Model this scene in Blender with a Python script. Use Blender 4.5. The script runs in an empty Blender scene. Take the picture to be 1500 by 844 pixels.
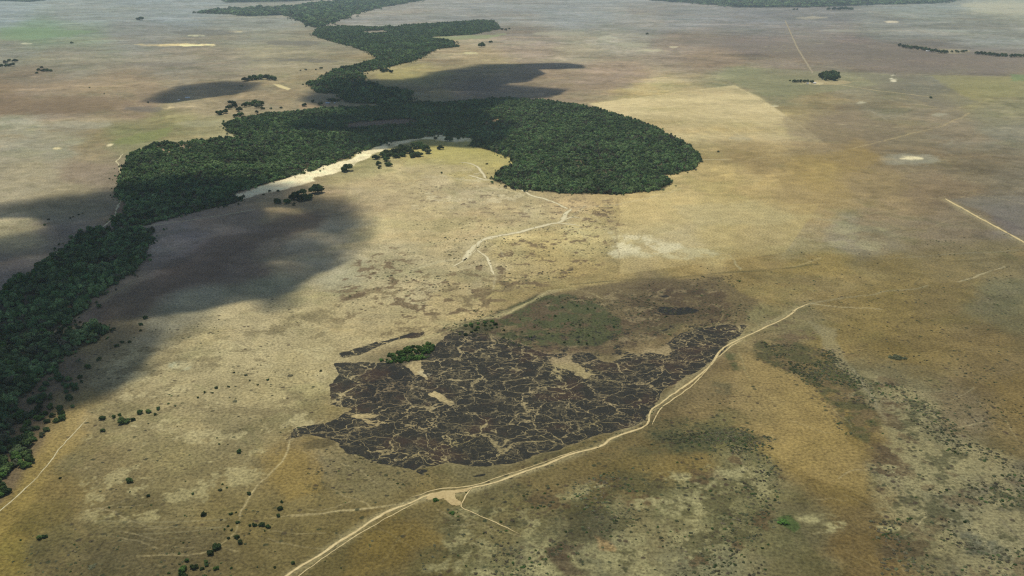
import bpy, math, random
import numpy as np
from mathutils import Vector

# ------------------------------------------------------------------ camera, sky, sun, exposure
S = bpy.context.scene
COL = S.collection
W_PX, H_PX, FPX, HORIZON = 1500.0, 844.0, 1299.0, -50.0
ALT = 500.0
PITCH = math.atan((H_PX / 2 - HORIZON) / FPX)
cam_d = bpy.data.cameras.new('camera')
cam = bpy.data.objects.new('camera', cam_d)
COL.objects.link(cam)
cam.location = (0, 0, ALT)
cam.rotation_euler = (math.pi / 2 - PITCH, 0, 0)
cam_d.sensor_width = 36.0
cam_d.lens = FPX / W_PX * 36.0
cam_d.clip_start = 1.0
cam_d.clip_end = 400000.0
S.camera = cam

SUN_EL, SUN_AZ = math.radians(70), math.radians(-35)      # azimuth measured from +Y towards +X
world = bpy.data.worlds.new('World')
S.world = world
world.use_nodes = True
wn = world.node_tree.nodes
wl = world.node_tree.links
sky = wn.new('ShaderNodeTexSky')
sky.sky_type = 'NISHITA'
sky.sun_disc = False
sky.sun_elevation = SUN_EL
sky.sun_rotation = SUN_AZ
sky.altitude = 500
sky.air_density = 1.0
sky.dust_density = 1.0
wl.new(sky.outputs[0], wn['Background'].inputs[0])
wn['Background'].inputs[1].default_value = 0.098
SUN_DIR = Vector((math.sin(SUN_AZ) * math.cos(SUN_EL), math.cos(SUN_AZ) * math.cos(SUN_EL), math.sin(SUN_EL)))
sd = bpy.data.lights.new('sun', 'SUN')
sd.energy = 3.5
sd.angle = math.radians(0.55)
sd.color = (1.0, 0.95, 0.86)
sun = bpy.data.objects.new('sun', sd)
COL.objects.link(sun)
sun.location = (0, 0, 3000)
sun.rotation_euler = SUN_DIR.to_track_quat('Z', 'Y').to_euler()

S.view_settings.view_transform = 'Standard'
S.view_settings.look = 'None'
S.view_settings.gamma = 1.0
S.view_settings.exposure = 0.0
S.view_settings.use_curve_mapping = False
S.cycles.max_bounces = 4
S.cycles.diffuse_bounces = 2
S.cycles.volume_bounces = 1
S.cycles.transparent_max_bounces = 24
S.cycles.use_denoising = False
S.cycles.use_adaptive_sampling = False
S.cycles.pixel_filter_type = 'BLACKMAN_HARRIS'
S.cycles.filter_width = 1.3

rng = np.random.default_rng(7)
random.seed(7)
f32 = np.float32

# ------------------------------------------------------------------ camera projection (image pixels to ground metres)
SP, CP = math.sin(PITCH), math.cos(PITCH)

def ground_xy(u, v):
    u = np.asarray(u, float); v = np.asarray(v, float)
    x = (u - W_PX / 2) / FPX
    w = (v - H_PX / 2) / FPX
    t = ALT / (SP + w * CP)
    return x * t, (CP - w * SP) * t

def P(u, v):
    a, b = ground_xy(u, v)
    return float(a), float(b)

def mpp(u, v):
    """metres per photo pixel (across) at a ground point"""
    w = (v - H_PX / 2) / FPX
    return ALT / (SP + w * CP) / FPX

# ------------------------------------------------------------------ helpers
def tag(o, label=None, cat=None, group=None, kind=None):
    if label: o['label'] = label
    if cat: o['category'] = cat
    if group: o['group'] = group
    if kind: o['kind'] = kind
    return o

def hash2(ix, iy, seed):
    h = (ix.astype(np.int64) * 374761393 + iy.astype(np.int64) * 668265263 + seed * 1274126177) & 0xffffffff
    h = ((h ^ (h >> 13)) * 1274126177) & 0xffffffff
    h = h ^ (h >> 16)
    return (h & 0xffffff).astype(np.float32) / 16777216.0

def vnoise(x, y, seed=0):
    fx = np.floor(x); fy = np.floor(y)
    tx = (x - fx).astype(f32); ty = (y - fy).astype(f32)
    tx = tx * tx * (3 - 2 * tx); ty = ty * ty * (3 - 2 * ty)
    a = hash2(fx, fy, seed); b = hash2(fx + 1, fy, seed)
    c = hash2(fx, fy + 1, seed); d = hash2(fx + 1, fy + 1, seed)
    return (a * (1 - tx) + b * tx) * (1 - ty) + (c * (1 - tx) + d * tx) * ty

def fbm(x, y, wl_, octv, seed=0, cell=None, gain=0.55):
    """-1..1 fractal noise; octaves finer than the mesh are faded out"""
    s = np.zeros(x.shape, f32); amp = 1.0; tot = 0.0
    ca, sa = math.cos(0.6), math.sin(0.6)
    X, Y = x, y
    for i in range(octv):
        n = vnoise(X / wl_ + 13.7 * i, Y / wl_ - 7.1 * i, seed + i * 17) * 2 - 1
        if cell is not None:
            n = n * np.clip(wl_ / (cell * 1.5) - 0.5, 0, 1)
        s += amp * n
        tot += amp
        amp *= gain; wl_ *= 0.5
        X, Y = X * ca - Y * sa, X * sa + Y * ca
    return s / tot * 1.6

def sstep(a, b, x):
    t = np.clip((x - a) / (b - a), 0, 1)
    return t * t * (3 - 2 * t)

def sdf_poly(x, y, poly):
    """signed distance, positive inside"""
    poly = np.asarray(poly, float)
    d2 = np.full(x.shape, 1e30)
    inside = np.zeros(x.shape, bool)
    n = len(poly)
    for i in range(n):
        x1, y1 = poly[i]; x2, y2 = poly[(i + 1) % n]
        ex, ey = x2 - x1, y2 - y1
        t = np.clip(((x - x1) * ex + (y - y1) * ey) / (ex * ex + ey * ey + 1e-12), 0, 1)
        d2 = np.minimum(d2, (x - x1 - t * ex) ** 2 + (y - y1 - t * ey) ** 2)
        if y1 != y2:
            c = ((y1 > y) != (y2 > y)) & (x < (x2 - x1) * (y - y1) / (y2 - y1) + x1)
            inside ^= c
    d = np.sqrt(d2)
    return np.where(inside, d, -d)

def dist_line(x, y, pts):
    pts = np.asarray(pts, float)
    d2 = np.full(x.shape, 1e30)
    for i in range(len(pts) - 1):
        x1, y1 = pts[i]; x2, y2 = pts[i + 1]
        ex, ey = x2 - x1, y2 - y1
        t = np.clip(((x - x1) * ex + (y - y1) * ey) / (ex * ex + ey * ey + 1e-12), 0, 1)
        d2 = np.minimum(d2, (x - x1 - t * ex) ** 2 + (y - y1 - t * ey) ** 2)
    return np.sqrt(d2)

ALB = 1.22
def lin(c):
    c = np.asarray(c, float) / 255.0
    l = np.where(c <= 0.04045, c / 12.92, ((c + 0.055) / 1.055) ** 2.4)
    g_ = (l * np.array([.3, .6, .1])).sum(-1, keepdims=True)
    l = g_ + (l - g_) * 0.98
    l = l * np.array([0.985, 1.01, 1.0])
    return (l / ALB).astype(f32)

def mesh_obj(name, verts, faces, mat=None, parent=None, attrs=None, smooth=False):
    me = bpy.data.meshes.new(name)
    verts = np.asarray(verts, f32)
    faces = np.asarray(faces, np.int32)
    k = faces.shape[1]
    me.vertices.add(len(verts)); me.vertices.foreach_set('co', verts.ravel())
    me.loops.add(faces.size); me.loops.foreach_set('vertex_index', faces.ravel())
    me.polygons.add(len(faces))
    me.polygons.foreach_set('loop_start', np.arange(0, faces.size, k, dtype=np.int32))
    me.polygons.foreach_set('loop_total', np.full(len(faces), k, np.int32))
    me.update(calc_edges=True)
    if smooth:
        me.polygons.foreach_set('use_smooth', np.ones(len(faces), bool))
    for an, (typ, dat) in (attrs or {}).items():
        a = me.attributes.new(an, typ, 'POINT')
        if typ == 'FLOAT_COLOR':
            d = np.ones((len(verts), 4), f32); d[:, :3] = dat
            a.data.foreach_set('color', d.ravel())
        elif typ == 'FLOAT_VECTOR':
            a.data.foreach_set('vector', np.asarray(dat, f32).ravel())
        else:
            a.data.foreach_set('value', np.asarray(dat).ravel())
    if mat: me.materials.append(mat)
    o = bpy.data.objects.new(name, me)
    COL.objects.link(o)
    if parent: o.parent = parent
    return o

# node helpers
class NT:
    def __init__(s, name):
        s.m = bpy.data.materials.new(name); s.m.use_nodes = True
        s.t = s.m.node_tree; s.n = s.t.nodes; s.l = s.t.links
        s.bsdf = s.n['Principled BSDF']; s.out = s.n['Material Output']
    def put(s, sock, v):
        if isinstance(v, bpy.types.NodeSocket): s.l.new(v, sock)
        elif isinstance(v, (tuple, list)) and len(v) == 3 and sock.type == 'RGBA': sock.default_value = (*v, 1)
        else: sock.default_value = v
    def math(s, op, a, b=0.0, clamp=False):
        n = s.n.new('ShaderNodeMath'); n.operation = op; n.use_clamp = clamp
        s.put(n.inputs[0], a); s.put(n.inputs[1], b); return n.outputs[0]
    def mix(s, f, a, b, mode='MIX'):
        n = s.n.new('ShaderNodeMix'); n.data_type = 'RGBA'; n.blend_type = mode
        s.put(n.inputs[0], f); s.put(n.inputs[6], a); s.put(n.inputs[7], b); return n.outputs[2]
    def ramp(s, v, a, b, lo=0.0, hi=1.0):
        n = s.n.new('ShaderNodeMapRange'); n.interpolation_type = 'SMOOTHSTEP'
        s.put(n.inputs[0], v); s.put(n.inputs[1], a); s.put(n.inputs[2], b)
        s.put(n.inputs[3], lo); s.put(n.inputs[4], hi); return n.outputs[0]
    def noise(s, vec, scale, detail=4, rough=0.55, out=0):
        n = s.n.new('ShaderNodeTexNoise'); s.put(n.inputs['Vector'], vec)
        n.inputs['Scale'].default_value = scale; n.inputs['Detail'].default_value = detail
        n.inputs['Roughness'].default_value = rough
        return n.outputs[out]
    def voro(s, vec, scale, feature='DISTANCE_TO_EDGE'):
        n = s.n.new('ShaderNodeTexVoronoi'); n.feature = feature; s.put(n.inputs['Vector'], vec)
        n.inputs['Scale'].default_value = scale; return n
    def attr(s, name, out='Color'):
        n = s.n.new('ShaderNodeAttribute'); n.attribute_name = name; return n.outputs[out]
    def pos(s):
        return s.n.new('ShaderNodeNewGeometry').outputs['Position']
    def vadd(s, a, b, scale=1.0):
        m = s.n.new('ShaderNodeVectorMath'); m.operation = 'SCALE'; s.put(m.inputs[0], b); m.inputs[3].default_value = scale
        n = s.n.new('ShaderNodeVectorMath'); n.operation = 'ADD'; s.put(n.inputs[0], a); s.put(n.inputs[1], m.outputs[0]); return n.outputs[0]
    def vmul(s, a, v):
        n = s.n.new('ShaderNodeVectorMath'); n.operation = 'MULTIPLY'; s.put(n.inputs[0], a); n.inputs[1].default_value = v; return n.outputs[0]

# ------------------------------------------------------------------ materials
def ground_material():
    g = NT('dry_grassland')
    pos = g.pos()
    col = g.attr('col'); burn = g.attr('burn', 'Fac'); speck = g.attr('speck', 'Fac')
    n1 = g.noise(pos, 0.28, 6, 0.7)
    n2 = g.noise(pos, 0.035, 5, 0.65)
    f = g.math('ADD', g.ramp(n1, 0.25, 0.75, 0.52, 1.48), g.ramp(n2, 0.25, 0.75, -0.16, 0.16))
    c = g.mix(1.0, col, g.comb(f) if hasattr(g, 'comb') else f, 'MULTIPLY')
    # hue drift between straw, olive and bare soil
    n3 = g.noise(pos, 0.09, 5, 0.7)
    c = g.mix(g.ramp(n3, 0.5, 0.75, 0, 0.35), c, g.mix(1.0, c, (0.84, 0.88, 0.82), 'MULTIPLY'))
    n4 = g.noise(g.vadd(pos, (300.0, 90.0, 0.0)), 0.12, 5, 0.7)
    c = g.mix(g.ramp(n4, 0.55, 0.78, 0, 0.4), c, g.mix(1.0, c, (1.12, 1.03, 0.90), 'MULTIPLY'))
    # small tussocks and low scrub, density from the speck attribute
    wv = g.vadd(pos, g.noise(pos, 0.4, 3, 0.6, 1), 3.0)
    v1 = g.voro(wv, 0.16, 'F1')
    sep = g.n.new('ShaderNodeSeparateColor'); g.l.new(v1.outputs['Color'], sep.inputs[0])
    thr = g.math('MULTIPLY', speck, 0.95)
    sizeok = g.math('MULTIPLY', g.math('LESS_THAN', sep.outputs[0], thr),
                    g.ramp(v1.outputs['Distance'], 0.30, 0.52, 1, 0))
    n5 = g.noise(pos, 0.05, 4, 0.65)
    sc = g.mix(g.ramp(n5, 0.42, 0.58), (0.052, 0.036, 0.022), (0.026, 0.036, 0.016))
    c = g.mix(g.math('MULTIPLY', sizeok, g.ramp(sep.outputs[1], 0, 1, 0.35, 0.85)), c, sc)
    v2 = g.voro(wv, 0.42, 'F1')
    sep2 = g.n.new('ShaderNodeSeparateColor'); g.l.new(v2.outputs['Color'], sep2.inputs[0])
    ok2 = g.math('MULTIPLY', g.math('LESS_THAN', sep2.outputs[0], g.math('ADD', thr, 0.05)),
                 g.ramp(v2.outputs['Distance'], 0.25, 0.5, 1, 0))
    c = g.mix(g.math('MULTIPLY', ok2, 0.45), c, sc)
    # burnt grass: char cut up by a net of unburnt trails
    w1 = g.vadd(pos, g.noise(pos, 0.020, 5, 0.62, 1), 60.0)
    w2 = g.vadd(pos, g.noise(pos, 0.06, 5, 0.7, 1), 26.0)
    e1 = g.voro(g.vmul(w1, (1, 1.15, 1)), 1 / 58.0).outputs['Distance']
    e2 = g.voro(w2, 1 / 19.0).outputs['Distance']
    e3 = g.voro(g.vadd(w1, (77.0, 31.0, 0.0)), 1 / 10.0).outputs['Distance']
    m1 = g.noise(pos, 0.018, 3, 0.6)
    m2 = g.noise(g.vadd(pos, (500.0, 40.0, 0.0)), 0.02, 3, 0.6)
    wid1 = g.ramp(m1, 0.46, 0.72, 0.007, 0.045)
    l1 = g.math('SUBTRACT', 1.0, g.ramp(g.math('DIVIDE', e1, wid1), 0.5, 1.25))
    l2 = g.math('MULTIPLY', g.math('SUBTRACT', 1.0, g.ramp(e2, 0.012, 0.055)), g.ramp(m2, 0.48, 0.66, 0.05, 0.7))
    l3 = g.math('MULTIPLY', g.math('SUBTRACT', 1.0, g.ramp(e3, 0.015, 0.09)), g.ramp(m1, 0.52, 0.66, 0.0, 0.35))
    t1 = g.math('ABSOLUTE', g.math('SUBTRACT', g.noise(g.vmul(pos, (1, 1.3, 1)), 0.016, 3, 0.55), 0.5))
    t2 = g.math('ABSOLUTE', g.math('SUBTRACT', g.noise(g.vadd(pos, (700.0, 300.0, 0.0)), 0.03, 3, 0.6), 0.48))
    l4 = g.math('MULTIPLY', g.math('SUBTRACT', 1.0, g.ramp(t1, 0.002, 0.008)), 0.9)
    l5 = g.math('MULTIPLY', g.math('SUBTRACT', 1.0, g.ramp(t2, 0.001, 0.008)), 0.6)
    lines = g.math('MAXIMUM', l1, g.math('MAXIMUM', g.math('MAXIMUM', l2, l3), g.math('MAXIMUM', l4, l5)))
    n6 = g.noise(pos, 0.05, 8, 0.74)
    b = g.ramp(g.math('ADD', burn, g.math('MULTIPLY', g.math('SUBTRACT', n6, 0.5), 1.5)), 0.46, 0.56)
    bf = g.math('MULTIPLY', b, g.math('SUBTRACT', 1.0, lines), True)
    n7 = g.noise(pos, 0.5, 5, 0.75)
    char = g.mix(g.ramp(n7, 0.35, 0.72), (0.0085, 0.0095, 0.0082), (0.034, 0.0350, 0.030))
    n8 = g.noise(g.vadd(pos, (90.0, 900.0, 0.0)), 0.014, 4, 0.6)
    char = g.mix(g.ramp(n8, 0.52, 0.68, 0, 0.75), char, g.mix(n7, (0.022, 0.014, 0.011), (0.070, 0.040, 0.027)))
    c = g.mix(g.math('MULTIPLY', bf, 0.96), c, char)
    g.l.new(c, g.bsdf.inputs['Base Color'])
    g.bsdf.inputs['Roughness'].default_value = 0.95
    g.bsdf.inputs['Specular IOR Level'].default_value = 0.1
    bp = g.n.new('ShaderNodeBump'); bp.inputs['Strength'].default_value = 0.35; bp.inputs['Distance'].default_value = 0.5
    g.l.new(g.noise(pos, 0.6, 5, 0.7), bp.inputs['Height']); g.l.new(bp.outputs[0], g.bsdf.inputs['Normal'])
    return g.m

def soil_material(name, c1, c2, rag=2.4):
    g = NT(name); pos = g.pos()
    n = g.noise(pos, 0.35, 5, 0.7); n2 = g.noise(pos, 0.05, 4, 0.6)
    c = g.mix(g.ramp(n, 0.3, 0.72), c1, c2)
    c = g.mix(g.ramp(n2, 0.35, 0.7, 0, 0.5), c, g.mix(1.0, c, (0.8, 0.76, 0.7), 'MULTIPLY'))
    vg = g.math('ADD', g.attr('verge', 'Fac'), g.math('MULTIPLY', g.math('SUBTRACT', g.noise(pos, 0.12, 5, 0.7), 0.5), rag))
    c = g.mix(g.ramp(vg, 0.35, 0.95, 0, 0.8), c, tuple(float(x) for x in lin((152, 134, 88))))
    g.l.new(c, g.bsdf.inputs['Base Color'])
    g.bsdf.inputs['Roughness'].default_value = 0.95
    g.bsdf.inputs['Specular IOR Level'].default_value = 0.1
    return g.m

def leaf_material(name, c1, c2, c3):
    g = NT(name)
    oi = g.n.new('ShaderNodeObjectInfo').outputs['Random']
    tc = g.n.new('ShaderNodeTexCoord').outputs['Object']
    n = g.noise(tc, 0.7, 4, 0.7)
    pos = g.pos()
    big = g.noise(pos, 0.02, 3, 0.6)
    a = g.mix(g.ramp(oi, 0.0, 1.0), c1, c2)
    a = g.mix(g.ramp(big, 0.45, 0.7, 0, 0.55), a, c3)
    c = g.mix(1.0, a, g.ramp(n, 0.3, 0.75, 0.6, 1.45), 'MULTIPLY')
    r3 = g.math('FRACT', g.math('MULTIPLY', oi, 53.7))
    c = g.mix(1.0, c, g.ramp(r3, 0, 1, 0.62, 1.4), 'MULTIPLY')
    patch = g.noise(pos, 0.0075, 4, 0.65)
    c = g.mix(1.0, c, g.ramp(patch, 0.35, 0.65, 0.68, 1.35), 'MULTIPLY')
    # a few drier, greyer crowns
    r2 = g.math('FRACT', g.math('MULTIPLY', oi, 17.31))
    c = g.mix(g.ramp(r2, 0.88, 0.97, 0, 0.45), c, (0.16, 0.155, 0.09))
    g.l.new(c, g.bsdf.inputs['Base Color'])
    g.bsdf.inputs['Roughness'].default_value = 0.7
    g.bsdf.inputs['Specular IOR Level'].default_value = 0.05
    return g.m

M_GROUND = ground_material()
M_ROAD = soil_material('bare_soil_road', tuple(lin((234, 212, 156))), tuple(lin((206, 180, 124))))
M_PALE = soil_material('pale_sand_path', tuple(lin((226, 215, 172))), tuple(lin((200, 184, 138))))
M_SANDPATH = soil_material('white_sand_path', tuple(lin((240, 228, 186))), tuple(lin((214, 196, 148))), 1.3)
M_SAND = soil_material('river_sand', tuple(lin((214, 200, 155))), tuple(lin((186, 176, 138))))
M_LEAF = leaf_material('tree_leaves', (0.080, 0.145, 0.048), (0.150, 0.215, 0.072), (0.155, 0.205, 0.082))
M_LEAFD = leaf_material('dark_tree_leaves', (0.034, 0.066, 0.018), (0.062, 0.092, 0.026), (0.060, 0.085, 0.028))
M_LEAFB = leaf_material('fresh_leaves', (0.045, 0.10, 0.018), (0.075, 0.13, 0.026), (0.075, 0.11, 0.03))
M_LEAFR = leaf_material('rusty_leaves', (0.26, 0.14, 0.05), (0.22, 0.14, 0.06), (0.2, 0.12, 0.05))
M_SCRUB = leaf_material('scrub_leaves', (0.085, 0.10, 0.045), (0.12, 0.10, 0.06), (0.07, 0.09, 0.035))
gb = NT('bark'); gb.l.new(gb.mix(gb.noise(gb.n.new('ShaderNodeTexCoord').outputs['Object'], 3.0), (0.06, 0.045, 0.03), (0.14, 0.11, 0.08)), gb.bsdf.inputs['Base Color'])
M_BARK = gb.m
gb.bsdf.inputs['Roughness'].default_value = 0.9

# ------------------------------------------------------------------ shapes read from the photograph (image pixel coordinates)
FOREST_MAIN = [(177,262),(184,240),(196,226),(230,212),(300,206),(352,202),(330,192),(333,181),(360,171),(400,166),(450,162),(500,160),(560,155),
    (600,152),(640,151),(700,147),(740,145),(800,149),(860,155),(900,167),(950,186),(990,204),(1016,220),(1026,236),(1012,249),(972,258),
    (984,269),(970,279),(900,285),(830,284),(765,278),(722,265),(728,254),(754,243),(748,232),(720,222),(692,214),(690,203),
    (640,199),(600,203),(560,212),(520,224),(500,236),(460,249),(420,261),(380,272),(340,285),(355,293),(330,301),(262,316),(235,324),
    (215,331),(163,332),(168,324),(186,308),(190,298),(176,288),(174,272)]
FOREST_NORTH = [(452,124),(480,110),(500,101),(530,94),(556,87),(545,79),(515,68),(480,59),(458,52),(465,42),(500,39),(560,41),(620,36),
    (700,31),(724,31),(732,43),(690,51),(620,55),(664,61),(668,69),(640,72),(622,82),(600,91),(560,101),(532,106),(535,120),(560,128),
    (600,136),(606,147),(560,153),(505,150),(500,138),(470,136),(455,130)]
FOREST_LEFT = [(-90,480),(-60,448),(0,428),(40,403),(80,375),(110,353),(137,336),(180,334),(226,339),(219,352),(211,382),(190,398),(170,415),
    (130,438),(119,458),(95,480),(74,494),(92,492),(130,481),(154,480),(157,488),(140,502),(110,513),(86,527),(70,547),(50,562),(25,578),
    (17,610),(14,640),(0,668),(-90,700)]
FOREST_FAR = [(283,19),(350,14),(430,11),(470,5),(540,0),(610,-4),(640,-4),(585,6),(550,12),(520,20),(492,31),(462,41),(440,30),(420,22),(360,24),(340,21)]
FAR_SHADOW_BAND = [(860,-8),(960,1),(1030,6),(1090,11),(1180,11),(1280,7),(1370,5),(1430,-4),(1200,-14)]  # far band of shadow on the plain, stood in for by forest
FOREST_FAR3 = [(-80,-6),(0,1),(45,3),(70,-1),(0,-10)]
FOREST_FAR4 = [(330,4),(430,2),(520,-3),(470,-8),(380,-6)]
CLEARINGS = [[(505,181),(560,175),(600,174),(622,179),(560,187),(510,190)],
             [(518,47),(560,44),(575,48),(540,50)],
             [(700,180),(735,172),(740,176),(712,184)]]
THIN = [[(226,214),(275,209),(282,218),(240,226)], [(450,130),(520,95),(545,98),(520,130)],[(670,36),(730,30),(732,44),(690,50)]]

BURN = [(474,592),(479,565),(497,536),(540,533),(575,536),(602,531),(640,516),(645,497),(680,488),(720,497),(760,512),(790,521),(850,516),
    (880,531),(920,521),(960,509),(985,491),(1010,481),(1055,474),(1087,480),(1082,494),(1062,510),(1036,536),(1006,558),(972,578),(950,596),
    (943,616),(895,636),(860,648),(800,670),(750,687),(710,694),(660,685),(625,690),(600,698),(560,688),(515,672),(495,655),(460,640),(432,642),(440,626),
    (475,616),(500,600)]
BURN_EXTRA = [[(503,522),(540,510),(575,498),(618,488),(615,496),(580,505),(545,520),(510,528)],
    [(943,455),(960,448),(1000,448),(1014,453),(985,462),(955,463)], [(950,432),(965,429),(975,433),(958,436)],
    [(599,697),(618,690),(626,698),(612,706)], [(700,703),(720,700),(722,704),(705,708)]]
BURN_HOLES = [[(603,547),(632,538),(644,541),(634,552),(628,562),(610,560)], [(611,572),(630,571),(643,583),(636,589),(618,583)],
    [(845,618),(880,606),(895,612),(885,632),(850,638)], [(780,640),(800,650),(790,660),(775,655)],
    [(510,603),(545,596),(540,604),(500,620),(482,616)],
    [(780,540),(850,530),(880,545),(840,556),(790,556)],[(860,555),(900,548),(915,560),(880,572)],
    [(640,650),(680,640),(690,648),(655,660)],[(520,640),(560,630),(570,640),(540,655)]]
SANDBANK = [(690,199),(660,196),(600,200),(560,209),(520,222),(500,234),(460,247),(420,260),(380,271),(333,284),(345,290),(395,279),(445,269),(478,260),
    (506,247),(530,234),(556,221),(592,211),(620,206),(650,207),(690,207)]

# ------------------------------------------------------------------ ground
us = np.concatenate([[-9000, -5000, -3000, -2000, -1400, -1000], np.arange(-760, -60, 20), np.arange(-60, 1560, 1.25), np.arange(1560, 2260, 20), [2400, 2700, 3200, 4200, 6500, 10500]])
vs = np.concatenate([[-49.2, -48, -46, -43, -40, -37, -34, -31, -28, -25, -22, -19, -16, -13, -10, -8, -6, -4, -2], np.arange(-1, 130, 0.8), np.arange(130, 864, 1.05), np.arange(866, 960, 4), np.arange(960, 1320, 24)])
U, V = np.meshgrid(us, vs)
X, Y = ground_xy(U, V)
# rows running under and behind the camera
for yy, sc_ in ((60.0, 620.0), (-400.0, 900.0), (-70000.0, 60000.0)):
    U = np.vstack([U, us[None]]); V = np.vstack([V, np.full((1, len(us)), 1340.0)])
    X = np.vstack([X, ((us - 750) / FPX * sc_)[None]]); Y = np.vstack([Y, np.full((1, len(us)), yy)])
nr, nc = U.shape
U = U.ravel(); V = V.ravel(); X = X.ravel(); Y = Y.ravel()
CELL = np.maximum(ALT / np.maximum(SP + (V - H_PX / 2) / FPX * CP, 0.01) / FPX, 0.4)      # metres per px across
CELLY = CELL / np.clip(np.sin(np.arctan2(ALT, np.maximum(Y, 1))), 0.01, 1)
CM = CELL ** .75 * CELLY ** .25

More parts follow.
